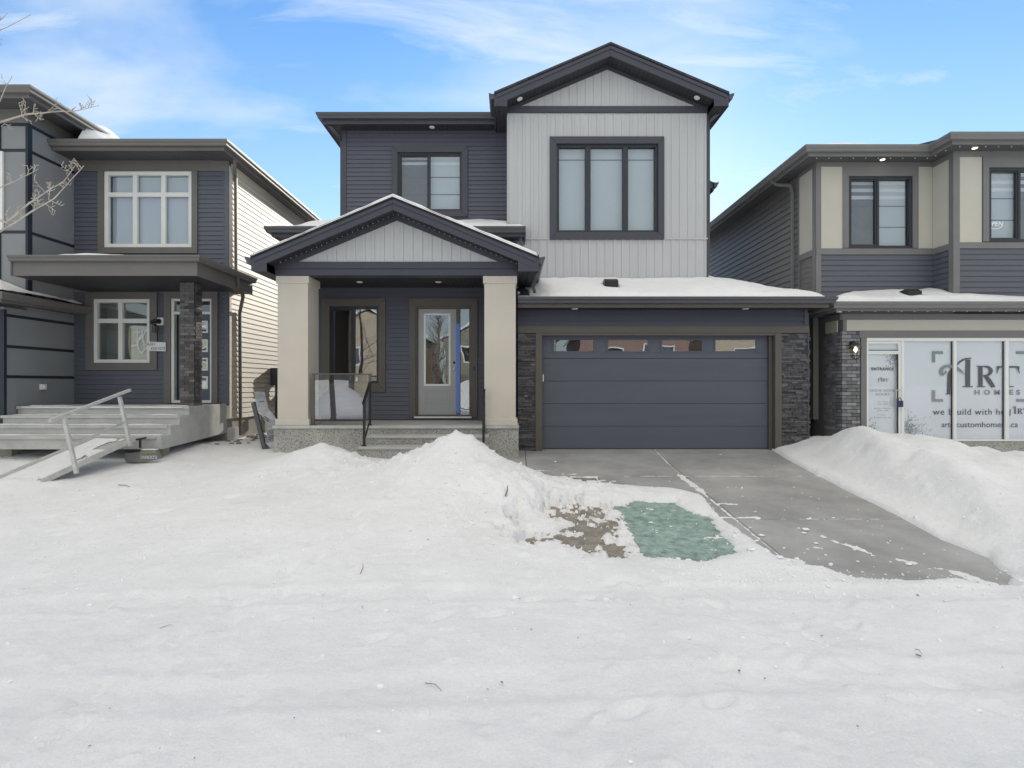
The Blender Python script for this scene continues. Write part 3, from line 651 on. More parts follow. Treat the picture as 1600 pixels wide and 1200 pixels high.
def roof_snow(name, parent, xs_, ys_, rz, th, step=.04, mt='roof_snow'):
    gx = np.arange(xs_[0], xs_[1], step); gy = np.arange(ys_[0], ys_[1], step); X, Y = np.meshgrid(gx, gy)
    t = th(X, Y); Z = rz(X, Y)+np.maximum(t, -.03); k = t > -.03
    keep = k[:-1,:-1] | k[1:,:-1] | k[:-1,1:] | k[1:,1:]
    off = OFF[parent.name]
    o = gridmesh(name, X-off.x, Y-off.y, Z-off.z, M[mt], keep); o.parent = parent; OFF[o.name] = off; return o
def stones(mb, x0, x1, y0, z0, z1, seed, depth=.048, side=None, ws=(.08, .38), hs_=(.028, .06), gap=.004):
    rn = random.Random(seed); z = z0
    while z < z1-.01:
        h = min(rn.uniform(*hs_), z1-z); x = x0-rn.uniform(0, .1)
        while x < x1:
            l = rn.uniform(*ws); a, b = max(x, x0), min(x+l, x1)
            if b-a > .01:
                d = rn.uniform(.004, depth); zz = z
                if rn.random() < .25 and h > .045:
                    hm = h*rn.uniform(.4, .6); mb.box(a+gap/2, b-gap/2, y0-d, y0, z, z+hm-gap/2); mb.box(a+gap/2, b-gap/2, y0-rn.uniform(.004, depth), y0, z+hm+gap/2, z+h-gap)
                else: mb.box(a+gap/2, b-gap/2, y0-d, y0, z, z+h-gap)
            x += l
        z += h

# ------------------------------------------------------------------ the two-storey house with the porch and garage
H = thing('two_storey_house', 'charcoal two storey house in the middle with pale grey gable and wide dark garage door', 'house', (0, 14, .6))
YW, YU, YB, YG, YD = 12.8, 13.9, 13.0, 11.85, 12.0     # porch wall, upper left wall, board-and-batten wall, garage front, garage door
# porch wall
UL0 = wx(536, 13.9)
fx = wrect(516, 479, 592, 599, YW)
dr = (wx(650, YW), wx(736, YW), wz(650.5, YW), wz(479, YW))
m = MB(); front = (0, YW, 1, 0); hol = [fx, (dr[0], dr[1], dr[2], dr[3])]
lap(m, front, -5.0, .12, 1.19, 4.22, hol); lap(m, front, -5.0, .12, 4.3, 5.28)
backing(m, front, -5.0, .12, .6, 5.28, hol)
lap(m, (-5.0, 0, 0, -1), -19.5, -12.8, 1.0, 5.28); backing(m, (-5.0, 0, 0, -1), -19.5, -12.8, .5, 5.28)
m.box(-5.0, 6.2, 19.4, 19.5, .5, 5.6); m.box(-5, UL0, 12.9, 19.4, 5.29, 5.3)
m.box(.0, .12, 12.93, 13.05, 3.9, 5.28)
m.build('main_wall', M['navy_siding'], H)
window(H, YW, fx, True, (.19, .16, .18, .20), cols=(.47, .53), fm='frame_black', tm='bronze', blinds=None, glass='glass_dark', sash=0, depth=1.4, label='dark slider window under the porch', recess=.06)
# front door
D = MB(); x0, x1, z0, z1 = dr
D.frame(x0, x1, z0, z1, .04, .04, .05, .03, YW-.02, YW+.1); xm = wx(713, YW); xs_ = wx(719, YW); D.box(xm, xs_, YW-.015, YW+.1, z0+.03, z1-.05)
df = D.build('door_frame', M['bronze'], H, bevel=.003)
m = MB(); m.frame(x0-.15, x1+.15, z0-.02, z1+.18, .15, .15, .18, .001, YW-.05, YW-.004); m.build('door_trim', M['bronze'], df, bevel=.004)
m = MB(); m.box(wx(648, YW), wx(737, YW), YW-.09, YW-.001, z0-.035, z0-.001); m.build('threshold', M['white'], df)
dx0, dx1, dz0, dz1 = x0+.045, xm-.005, z0+.035, z1-.055
g0, g1, gz1, gz0 = wx(664, YW), wx(702, YW), wz(491.5, YW), wz(601, YW)
m = MB(); yy = YW+.03
m.box(dx0, g0, yy, yy+.045, dz0, dz1); m.box(g1, dx1, yy, yy+.045, dz0, dz1); m.box(g0, g1, yy, yy+.045, gz1, dz1); m.box(g0, g1, yy, yy+.045, dz0, gz0)
a0, a1, b1, b0 = wx(664, YW), wx(702.5, YW), wz(609, YW), wz(631, YW)
for e_ in range(2):
    q = .0+.05*e_; m.frame(a0+q, a1-q, b0+q, b1-q, .012, .012, .012, .012, yy-.006, yy-.0005)
door = m.build('front_door', M['door_grey'], H, bevel=.003)
m = MB(); m.frame(g0-.03, g1+.03, gz0-.03, gz1+.03, .045, .045, .045, .045, yy-.014, yy+.05); m.build('glass_surround', M['white'], door, bevel=.004)
m = MB(); m.box(g0, g1, yy+.012, yy+.018, gz0, gz1); m.build('door_glass', M['glass_dark'], door)
kx = wx(709.5, YW)
m = MB(); kz = wz(576.5, YW); m.tube([(kx, yy, kz), (kx, yy-.02, kz)], .034, 14); m.tube([(kx, yy-.021, kz), (kx, yy-.045, kz), (kx, yy-.06, kz), (kx, yy-.068, kz)], [.014, .016, .028, .012], 14); m.build('door_knob', M['alu'], door, smooth=False)
m = MB(); kz = wz(566.5, YW); m.tube([(kx, yy-.0005, kz), (kx, yy-.012, kz)], .03, 14); m.build('deadbolt_hole', M['black'], door)
m = MB(); m.box(xs_+.005, x1-.045, yy, yy+.008, z0+.035, z1-.055); m.build('sidelight', M['glass_dark'], df)
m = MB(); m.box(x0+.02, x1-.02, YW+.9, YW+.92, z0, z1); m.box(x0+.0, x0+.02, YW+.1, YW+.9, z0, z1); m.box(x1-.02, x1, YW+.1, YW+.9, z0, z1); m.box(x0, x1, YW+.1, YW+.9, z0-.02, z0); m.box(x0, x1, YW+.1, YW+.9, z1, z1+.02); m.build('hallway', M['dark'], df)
m = MB(); m.box(wx(741, YW)-.015, wx(741, YW)+.015, YW-.066, YW-.051, wz(579, YW), wz(573, YW)); m.build('doorbell', M['black'], H)
m = MB(); m.box(xm-.004, xs_-.006, YW-.0185, YW-.0165, wz(642, YW), wz(506, YW)); m.box(xm+.01, xs_-.01, YW-.024, YW-.0192, wz(645.5, YW), wz(641, YW))
tag(m.build('painters_tape', M['blue']), 'strip of bright blue tape down the post beside the grey front door', 'tape')

# porch: slab, steps, columns, beams, ceiling
zs_ = 1.17
m = MB(); m.box(-4.76, -2.82, 11.12, 12.79, .45, zs_-.06); m.box(-2.82, -.485, 11.12, 12.79, .45, zs_-.06); m.box(-.485, .13, 11.12, 12.79, .45, zs_-.06)
pf = m.build('porch_base', M['agg'], H)
m = MB(); m.box(-4.775, .14, 11.08, 12.79, zs_-.058, zs_); m.build('porch_slab', M['step_conc'], pf, bevel=.008)
for i, (xa, xb, ya, yb, zt) in enumerate(((-2.80, -.455, 10.72, 11.10, 1.005), (-2.86, -.44, 10.33, 10.71, .835))):
    m = MB(); m.box(xa+.02, xb-.02, ya+.03, yb, zt-.4, zt-.055); s_ = m.build('porch_step', M['agg'], H)
    m = MB(); m.box(xa, xb, ya, yb, zt-.053, zt); m.build('step_tread', M['step_conc'], s_, bevel=.01)
def column(xa, xb, ya, yb, za, zb):
    m = MB(); m.box(xa, xb, ya, yb, za, zb); c = m.build('porch_column', M['column'], H, bevel=.006)
    for (z0, z1, e, nm) in ((za+.002, za+.13, .035, 'column_base'), (zb-.15, zb-.002, .025, 'column_cap')):
        m = MB(); m.box(xa-e, xb+e, ya-e, yb+e, z0, z1); m.build(nm, M['column'], c, bevel=.006)
column(-4.70, -4.09, 11.16, 11.78, zs_, 4.165)
column(-.555, .075, 11.16, 11.78, zs_, 4.165)
m = MB(); m.box(-4.74, .115, 11.12, 11.42, 4.17, 4.30); m.box(-4.74, .115, 11.105, 11.40, 4.302, 4.44)
m.box(-4.74, -4.5, 11.43, 12.79, 4.17, 4.44); m.box(-.12, .115, 11.43, 12.79, 4.17, 4.44)
m.build('porch_beam', M['eave'], H, bevel=.006)
m = MB(); m.box(-4.49, -.13, 11.43, 12.775, 4.21, 4.235); m.build('porch_ceiling', M['soffit'], H)
for px in (562, 685): downlight(H, wx(px, 12.05), 12.05, 4.209)
# gable roofs
def gable(nm, xl, xr, zl, xp, zp, yf, yb, bh, wall_l, wall_r, ytym, ztym, boxz, lights=(), snow=True, tyb=.1):
    sl = (zp-zl)/(xp-xl); sr = (zp-zl)/(xr-xp)
    zr = lambda x: np.where(np.asarray(x) < xp, zp-(xp-x)*sl, zp-(x-xp)*sr)
    m = MB(); t = .05
    m.pxz([(xl,zl),(xp,zp),(xp,zp-t),(xl,zl-t)], yf-.03, yb); m.pxz([(xr,zl),(xp+.001,zp),(xp+.001,zp-t),(xr,zl-t)], yf-.03, yb)
    rf = m.build(nm, M['shing'], H)
    m = MB(); e = .02
    for (x, s) in ((xl, sl), (xr, sr)):
        d = 1 if x < xp else -1
        m.pxz([(x+d*e, zl-t+e*s-.001), (xp-d*.001, zp-t-.001), (xp-d*.001, zp-bh), (x+d*e, zl-bh+e*s)], yf, yf+.03)           # barge board
        m.pxz([(x+d*.06, zl-t-.002), (xp-d*.002, zp-t-.028), (xp-d*.002, zp-t-.10), (x+d*.06, zl-t-.08)], yf-.018, yf-.001)        # shadow board
        wl = wall_l if d == 1 else wall_r
        hz = lambda q: zl-bh+abs(q-x)*s+.004
        m.pxz([(x+d*.0, zl-.06), (x+d*.0, zl-bh-.02), (x+d*.05, boxz), (wl, boxz), (wl, hz(wl))], yf+.004, yf+.028)
        m.box(min(x, x+d*.02), max(x, x+d*.02), yf+.03, yb, zl-bh-.02, zl-.055)
    m.build('barge_board', M['eave'], rf, bevel=.004)
    m = MB()
    for (x, s) in ((xl, sl), (xr, sr)):
        d = 1 if x < xp else -1; wl = wall_l if d == 1 else wall_r
        m.prism([(wl-d*.02, yf+.035, zl-bh+abs(wl-x)*s+.02), (xp, yf+.035, zp-bh+.02), (xp, ytym, zp-bh+.02), (wl-d*.02, ytym, zl-bh+abs(wl-x)*s+.02)], (0, 0, .012))
        m.box(min(x+d*.03, wl), max(x+d*.03, wl), yf+.03, yb, boxz, boxz+.012)
    m.build('soffit', M['soffit'], rf)
    for (x, d) in ((xl, -1), (xr, 1)):
        m = MB(); path = [(x, yb), (x, yf+.0)] if d < 0 else [(x, yf+.0), (x, yb)]
        zt = zl-.02; m.sweep(path, [(.002, zt-.005), (.002, zt-.135), (.075, zt-.135), (.088, zt-.12), (.092, zt-.085), (.118, zt-.05), (.122, zt), (.108, zt), (.02, zt-.02)]); m.build('gutter', M['gutter'], rf)
    # tympanum in board and batten with its dark band
    m = MB(); sb = bh+.02
    top = lambda x: float(zr(x))-bh+.015
    xa = xl+(ztym-(zl-bh))/sl; xb = xr-(ztym-(zl-bh))/sr
    m.pxz([(xa, ztym), (xb, ztym), (xp, zp-bh+.02)], ytym-.001, ytym+.1)
    batten(m, (0, ytym, 1, 0), xa+.02, xb-.02, ztym, 99, top=top)
    m.build('gable_panel', M['grey_batten'], rf)
    m = MB(); k = tyb
    for (x, s) in ((xl, sl), (xr, sr)):
        d = 1 if x < xp else -1; xe = x+d*((ztym-(zl-bh))/s)
        m.pxz([(xe-d*.05, ztym-.0), (xp-d*.001, zp-bh+.02-.001), (xp-d*.001, zp-bh-k), (xe+d*(k/s-.02), ztym+.0)], ytym-.035, ytym-.02)
    m.build('gable_trim', M['trim'], rf)
    return rf, zr
zl, zp = wz(399, 10.75), wz(305.7, 10.75); xl, xr, xp = wx(392, 10.75), wx(842, 10.75), wx(614, 10.75)
rf, zr = gable('porch_roof', xl, xr, zl, xp, zp, 10.75, 13.3, .275, -4.74, .115, 11.14, 4.442, 4.175)
roof_snow('snow_cover', rf, (xl-.0, xr+.0), (10.70, 12.9), lambda X, Y: np.where(X < xp, zp-(xp-X)*(zp-zl)/(xp-xl), zp-(X-xp)*(zp-zl)/(xr-xp)), lambda X, Y: -.03+(.056+.03*fbm(X, Y, 2.2, 3, 101))*sst(0, .035, Y-10.705)*sst(0, .05, np.minimum(X-xl, xr-X)), .02)
_bulb = {}
def light_string(parent, pts, sp, r=.011):   # a thin clip-on wire with its bulbs as copies
    m = MB(); m.tube(pts, .003, 4); st = m.build('light_string', M['black'], parent); off = OFF[parent.name]; first = None; acc = 0
    for a, b in zip(pts[:-1], pts[1:]):
        a, b = Vector(a), Vector(b); q = sp/2
        while q < (b-a).length:
            p = a+(b-a).normalized()*q
            if first is None: k = MB(); k.tube([(0, 0, -.002), (0, 0, -.012-r*.6)], [r, r*.8], 6); first = k.build('bulb', M['lens'], None); first.parent = st; o = first
            else: o = first.copy(); C.objects.link(o); o.parent = st
            o.location = p-off; q += sp
light_string(rf, [(x_, 11.0, z_-.275+.004) for x_, z_ in ((xl+.42, zl+.42*(zp-zl)/(xp-xl)), (xp, zp), (xr-.42, zl+.42*(zp-zl)/(xr-xp)))], .11, .007)
BL = wx(793, YB); BR = wx(1105, YB)
xl2, xr2, xp2 = wx(772, 12.55), wx(1139, 12.55), wx(954, 12.55); zl2, zp2 = wz(144, 12.55), wz(66.4, 12.55)
rf2, zr2 = gable('front_gable_roof', xl2, xr2, zl2, xp2, zp2, 12.55, 20.5, .30, BL, BR, 13.0, wz(167, YB), 8.27, tyb=.07)
for px in (812, 1089):
    x = wx(px, 12.78); s = (zp2-zl2)/(xp2-xl2); d = 1 if x < xp2 else -1
    z = zl2-.30+abs(x-(xl2 if d == 1 else xr2))*s+.018; downlight(rf2, x, 12.78, z, .055, (d*.38, -.1, -1))
# board and batten wall
gw = wrect(869.5, 226, 1027.5, 364, YB)
m = MB(); fr_ = (0, YB, 1, 0); batten(m, fr_, BL+.02, BR-.02, wz(372, YB), wz(178, YB), [gw], pitch=.19); batten(m, fr_, BL+.02, BR-.02, 4.2, wz(373.5, YB), pitch=.19)
backing(m, fr_, BL, BR, 4.0, 8.5, [gw])
m.build('batten_wall', M['grey_batten'], H)
m = MB(); m.box(BL, BR, YB-.035, YB-.021, wz(374.5, YB), wz(372, YB)); m.build('flashing', M['grey_batten'], H)
m = MB(); m.box(BL-.0, BR, YB-.04, YB-.003, wz(177, YB), wz(166.8, YB)); m.build('frieze_band', M['trim'], H, bevel=.004)
m = MB(); m.box(BL-.012, BL+.012, YB-.03, YU, 4.6, 8.27); m.build('corner_trim', M['grey_batten'], H)
m = MB(); m.box(BR-.02, BR+.02, YB-.032, YB+.1, 4.4, 8.27); m.build('corner_trim', M['trim'], H)
m = MB(); lap(m, (BR, 0, 0, 1), 13.0, 20.3, 4.3, 8.3); backing(m, (BR, 0, 0, 1), 13.0, 20.3, 4.0, 8.3); m.box(-4.2, BR, 20.2, 20.3, 4.2, 8.4); m.box(BL-.006, BL+.1, 13.1, YU, 5, 8.3)
m.pxz([(-4.2, 8.4), (BR, 8.4), (xp2, zp2-.1)], 20.2, 20.3)
m.build('upper_side_wall', M['navy_siding'], H)
window(H, YB, gw, True, (.16, .14, .165, .16), cols=(.30, .39, .31), fm='frame_black', tm='trim', bw=.06, mw=.13, blinds=('bar', 'bar', 'bar'), label='large three-lite window in the pale gable wall', tproud=.07)
# upper left wall
lw = wrect(622, 239, 721.5, 330, YU); UL = wx(536, YU)
m = MB(); fr_ = (0, YU, 1, 0); lap(m, fr_, UL, BL, 5.8, 8.36, [lw]); backing(m, fr_, UL, BL, 5.6, 8.5, [lw])
lap(m, (UL, 0, 0, -1), -20.3, -YU, 5.6, 8.36); backing(m, (UL, 0, 0, -1), -20.3, -YU, 5.4, 8.5)
m.build('upper_left_wall', M['navy_siding'], H)
m = MB(); m.box(UL-.025, UL+.09, YU-.03, YU-.002, 5.7, 8.36); m.box(UL-.027, UL-.001, YU-.001, YU+.09, 5.7, 8.36); m.build('corner_trim', M['trim'], H)
window(H, YU, lw, True, (.14, .15, .15, .15), cols=(.49, .51), fm='frame_black', tm='trim', blinds=('dim', 'plain'), sash=0, zeb=(4, .2), label='small slider window with zebra blinds above the porch', tproud=.06)
pe = [(-4.60, 20.6), (-4.60, 13.5), (xl2+.02, 13.5)]
eave(H, pe, 8.54, over=.40); downlight(H, wx(675, 13.7), 13.7, 8.32)
m = MB(); zq = 8.52
m.add([(-4.6,13.5,zq),(xp2,13.5,zq),(xp2,17,zq+1.17),(-1.1,17,zq+1.17),(-4.6,20.6,zq),(xp2,20.6,zq)], [(0,1,2,3),(0,3,4),(4,3,2,5)]); m.build('upper_roof', M['shing'], H)
pipe(H, [(-4.52, 13.62, 8.38), (-4.38, 13.75, 8.24), (UL-.06, 13.99, 8.12), (UL-.06, 13.99, 5.9)])
pipe(H, [(xr2+.02, 12.8, 8.42), (xr2-.1, 12.95, 8.28), (BR+.06, 13.08, 8.16), (BR+.06, 13.08, 4.9)], .06)
# little bump-out eave on the right flank
m = MB(); m.box(BR, BR+.28, 14.2, 16, 5.2, 6.9); m.build('bay_wall', M['navy_siding'], H)
eave(H, [(BR+.5, 13.95), (BR+.5, 16.2)], 7.07, over=.45); m = MB(); m.add([(BR,13.95,7.3),(BR+.5,13.95,7.05),(BR+.5,16.2,7.05),(BR,16.2,7.3),(BR,13.95,6.9),(BR+.5,13.95,6.9)], [(0,1,2,3),(0,4,5,1)]); m.build('bay_roof', M['trim'], H)
# skirt roof between the storeys
SX0, SX1, SY, SZ = wx(424, 12.4), wx(829, 12.4), 12.4, wz(355.5, 12.4)
eave(H, [(SX0, 17.5), (SX0, SY), (SX1-.11, SY)], SZ, over=.42, fh=.12)
m = MB(); m.box(SX1-.13, SX1-.11, SY, 13.0, SZ-.24, SZ-.02); m.build('fascia_return', M['eave'], H)
srz = lambda X, Y: SZ-.02+.36*np.minimum(Y-SY, (X-SX0)*1.8)
m = MB(); zt = float(srz(0, YU)); m.add([(SX0,SY,SZ-.02),(SX1-.12,SY,SZ-.02),(SX1-.12,YU,zt),(UL,YU,zt),(SX0,17.5,SZ-.02),(UL,17.5,zt)], [(0,1,2,3),(0,3,5,4)]); m.build('skirt_roof', M['shing'], H)
roof_snow('snow_cover', H, (SX0-.05, SX1-.1), (SY-.05, YU), srz, lambda X, Y: (.05+.05*fbm(X, Y, 1.8, 3, 111)+.05*sst(12.8, 13.6, Y))*sst(-.02, .10, SX1-.12-X)*1-.035*sst(.03, 0, Y-SY+.03)-.2*((X > BL+.01) & (Y > YB-.02)))
pipe(H, [(wx(814, 12.5), 12.5, SZ-.12), (wx(814, 12.5), 12.5, SZ-.36)], .06)
# porch right eave drop
pipe(H, [(xr+.03, 10.95, zl-.14), (xr-.03, 11.0, 4.12), (xr-.10, 11.2, 3.98), (xr-.06, 11.3, 3.86)], .06)
# garage
GX0, GX1 = .12, 6.27; GE = 11.38; GZT = wz(464.3, 11.36)
for (xa, xb, sd_) in ((.125, wx(836.5, YG), 1), (wx(1220, YG), wx(1263.5, YG), 2)):
    m = MB(); m.box(xa, xb-.0, YG, YG+.3, .4, wz(520.7, YG)-.002); stones(m, xa, xb, YG-.002, .55, wz(520.7, YG)-.01, sd_)
    if sd_ == 2:
        n0 = len(m.v); stones(m, 11.85, 12.35, 0, .55, wz(520.7, YG)-.01, 9)
        for i in range(n0, len(m.v)): x, y, z = m.v[i]; m.v[i] = (xb-.002-y, x, z)
    m.build('stone_pier', M['stone'], H)
m = MB(); zt_, zb_ = wz(510, YG), wz(520.7, YG)
m.box(GX0, wx(1263, YG), YG-.05, YG+.1, zb_, zt_); tl, tr = wx(836.5, YG), wx(1220, YG); wv = .14
m.box(tl, tl+wv, YG-.047, YD+.05, .56, zb_-.001); m.box(tr-wv, tr, YG-.047, YD+.05, .56, zb_-.001)
m.box(tl+wv, tr-wv, YG-.04, YD+.05, wz(524.5, YG), zb_-.001)
m.box(tl+wv+.001, tl+wv+.03, YD-.06, YD+.06, .58, wz(524.5, YG)-.001); m.box(tr-wv-.07, tr-wv-.001, YD-.07, YD+.06, .58, wz(524.5, YG)-.001)
m.build('garage_trim', M['bronze'], H, bevel=.005)
m = MB(); lap(m, (0, YG, 1, 0), GX0, GX1-.06, zt_+.002, wz(484, YG), pitch=.12, o1=.042); m.box(GX0, GX1, YG, YG+.1, zt_, 3.55)
lap(m, (GX1, 0, 0, 1), YG+.5, 18, .9, 3.5); m.box(GX1-.1, GX1-.001, YG+.1, 18, .4, 3.5); m.box(GX0, GX1, 17.9, 18, .4, 3.5)
m.build('garage_wall', M['navy_siding'], H)
m = MB(); m.box(GX1-.07, GX1+.005, YG-.045, YG-.001, zt_+.002, wz(482.5, YG)); m.box(GX0, GX1-.071, YG-.04, YG-.002, zt_, zt_+.03); m.box(GX1, GX1+.03, YG-.04, YG+.5, .9, 3.5); m.build('corner_trim', M['trim'], H)
gd0, gd1 = tl+wv+.032, tr-wv-.072; zb0, zb1 = .605, wz(524.7, YD); ph = (zb1-zb0)/5
m = MB(); holes = [(wx(a, YD), wx(b, YD)) for a, b in ((863.4, 929.7), (948.4, 1014.6), (1032.4, 1098.3), (1115.7, 1183.3))]; hz0, hz1 = wz(550.5, YD), wz(529.5, YD)
for i in range(4): m.box(gd0, gd1, YD, YD+.045, zb0+i*ph+.003, zb0+(i+1)*ph-.004)
m.box(gd0, gd1, YD, YD+.045, hz1, zb1); m.box(gd0, gd1, YD, YD+.045, zb0+4*ph+.003, hz0)
xx = gd0
for a, b in holes: m.box(xx, a, YD, YD+.045, hz0, hz1); xx = b
m.box(xx, gd1, YD, YD+.045, hz0, hz1); m.box(gd0, gd1, YD+.03, YD+.05, zb0, zb0+5*ph*.8)
gdo = m.build('garage_door', M['gdoor'], H, bevel=.004)
for a, b in holes:
    m = MB(); m.frame(a-.01, b+.01, hz0-.01, hz1+.01, .04, .04, .035, .035, YD-.012, YD+.02); wf = m.build('window', M['gdoor'], gdo, bevel=.003)
    m = MB(); m.box(a+.02, b-.02, YD+.012, YD+.018, hz0+.015, hz1-.015); m.build('pane', M['glass_dark'], gdo)
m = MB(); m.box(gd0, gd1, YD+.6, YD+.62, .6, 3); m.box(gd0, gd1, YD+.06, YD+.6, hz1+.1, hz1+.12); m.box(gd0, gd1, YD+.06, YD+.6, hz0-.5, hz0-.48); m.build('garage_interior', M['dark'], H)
m = MB(); m.box(gd0-.012, gd0+.012, YD-.075, YD-.061, wz(596, YD), wz(585, YD)); m.build('sensor', M['white'], H)
m = MB(); m.box(gd0, gd1, YD-.005, YD+.045, .585, .604); m.build('door_seal', M['black'], gdo)
gp = [(GX0-.0, GE), (6.48, GE), (6.48, 18.3)]; eave(H, gp, GZT, over=.48, fm='bronze', gm='gutter', fh=.13)
for px in (898, 1165): downlight(H, wx(px, 11.62), 11.62, wz(464.3, 11.36)-.20)
grz = lambda X, Y: GZT-.03+.40*np.minimum(Y-GE, 6.50-X)
m = MB(); e_ = 6.5; k = 2.0; z0_ = GZT-.03
m.add([(.12,GE,z0_),(e_,GE,z0_),(e_-k,GE+k,z0_+.4*k),(.12,GE+k,z0_+.4*k),(e_,18.3,z0_),(e_-k,18.3,z0_+.4*k)], [(0,1,2,3),(1,4,5,2)]); m.build('garage_roof', M['shing'], H)
def gth(X, Y):
    t = .10+.05*fbm(X, Y, .9, 3, 121)+.012*fbm(X, Y, 6, 3, 123)
    ed = np.minimum(Y-GE+.05, 6.55-X); t = t*sst(-.02, .28, ed+.05*fbm(X, Y, 3, 3, 125)+.02)
    l = X-.42-.30*(Y-GE)*0-.12*fbm(X, Y, 2.5, 3, 127)+.10*(Y-GE); t = np.where(l < 0, -.05+.09*(fbm(X, Y, 5, 3, 128) > .25), t*sst(0, .5, l))
    t = t - .25*((X < BR) & (Y > YB-.01)); t = t*np.where((np.abs(X-wx(955, 12.3)) < .16) & (np.abs(Y-12.25) < .16), .1, 1)
    return t+.05*mound(X, Y, wx(955, 12.3), 12.5, .3, .14, 1)
gs = roof_snow('snow_cover', H, (.12, 6.6), (GE-.06, 18), grz, gth, .035)
def roof_vent(parent, px, py, Y, z):
    x = wx(px, Y); m = MB(); m.pyz([(Y-.12, z-.05), (Y-.14, z+.09), (Y-.02, z+.15), (Y+.15, z+.13), (Y+.2, z-.05)], x-.15, x+.15)
    return m.build('roof_vent', M['black'], parent, bevel=.015)
roof_vent(H, 954, 431, 12.3, float(grz(2, 12.3))+.06)

# porch railings
def railing(lab, a, b, za, zb, h=.95, slope=False, glass=True):
    a = Vector(a); b = Vector(b)
    r = MB(); posts = []
    d = (b-a)
    for p in (a, b): r.box(p.x-.022, p.x+.022, p.y-.022, p.y+.022, p.z, p.z+h)
    for p in (a, b): r.box(p.x-.045, p.x+.045, p.y-.045, p.y+.045, p.z+.001, p.z+.013)
    o = r.build('railing', M['bronze'] if not slope else M['black'], H, lab, bevel=.003)
    m = MB(); up = (0, 0, 1); ext = d.normalized()*.03
    m.bar(a+Vector((0,0,h+.012))-ext*(1 if not slope else 1), b+Vector((0,0,h+.012))+ext*(1 if not slope else 4), .05, .03, up); m.build('handrail', M['bronze'] if not slope else M['black'], o, bevel=.004)
    m = MB(); m.bar(a+Vector((0,0,.10)), b+Vector((0,0,.10)), .03, .03, up); m.build('bottom_rail', M['black'], o)
    if glass:
        n = Vector((d.y, -d.x, 0)).normalized()*.004; e = d.normalized()*.03; m = MB()
        m.prism([a+e+Vector((0,0,.12))-n, b-e+Vector((0,0,.12))-n, b-e+Vector((0,0,h-.01))-n, a+e+Vector((0,0,h-.01))-n], n*2); m.build('glass_panel', M['rail_glass'], o)
    return o
ry = 11.22; rx0, rx1 = wx(490, ry), wx(578, ry)
railing('level railing with clear glass by the left column', (rx0, ry, zs_), (rx1, ry, zs_), 0, 0, (632-583)/ry*0+wz(583, ry)-zs_-.03)
railing('sloping glass railing on the left of the steps', (rx1+.01, ry-.06, zs_), (wx(569, 10.45), 10.45, .84), 0, 0, .83, True)
railing('sloping railing on the right of the steps', (wx(757, 11.16), 11.05, zs_-.13), (wx(755.5, 10.5), 10.5, .84), 0, 0, .83, True, False)

# ------------------------------------------------------------------ the house on the left
Lh = thing('neighbour_house', 'slate and grey stucco house on the left with brick porch pillar and white windows', 'house', (-9, 14, .6))
YL = 13.0; LX = -6.62; SXW = -10.22
lw2 = wrect(147, 467.5, 235.5, 567, YL); ldr = (wx(268, YL), wx(332, YL), 1.56, wz(467, YL)); uw = wrect(163.5, 268, 301, 387, YL)
m = MB(); f_ = (0, YL, 1, 0)
lap(m, f_, SXW, LX-.08, 1.56, wz(449, YL), [lw2, ldr]); lap(m, f_, SXW, LX-.08, 4.4, wz(268, YL), [uw])
backing(m, f_, SXW, LX, 1.2, wz(250, YL), [lw2, ldr, uw]); m.build('front_wall', M['slate'], Lh)
m = MB(); m.box(SXW, LX+.02, YL-.035, YL-.003, wz(268, YL)+.001, wz(250, YL)); m.build('frieze_board', M['taupe'], Lh)
m = MB(); m.box(SXW, LX+.01, YL-.035, YL-.003, wz(457, YL), wz(447, YL)); m.build('frieze_board', M['taupe'], Lh)
m = MB(); m.box(LX-.08, LX+.022, YL-.03, YL-.002, 1.5, wz(268, YL)); m.build('corner_trim', M['slate'], Lh)
m = MB(); m.box(LX+.001, LX+.03, YL-.001, YL+.09, 1.2, 7.1); m.build('corner_trim', M['cream'], Lh)
m = MB(); fs_ = (LX, 0, 0, 1); lap(m, fs_, YL+.09, 27, 1.18, 7.12, pitch=.125, o1=.018); backing(m, fs_, YL, 27, 1.18, 7.2); m.box(-14, LX, 26.9, 27, 1, 7.2); m.build('side_wall', M['cream'], Lh)
m = MB(); m.box(-14, LX-.03, YL-.02, 27, .2, 1.17); m.build('foundation', M['found'], Lh)
window(Lh, YL, uw, True, (.13, .13, .001, .14), cols=(.99, 1.06, .95), rows=(.72, .28), fm='white', tm='taupe', bw=.09, mw=.10, blinds=('plain', 'plain', 'plain'), label='six-lite white framed window upstairs')
lo = window(Lh, YL, lw2, True, (.17, .17, .16, .17), cols=(.46, .54), rows=(.68, .32), fm='white', tm='taupe', bw=.08, mw=.10, room='room', depth=.35, label='four-lite white framed window on the porch')
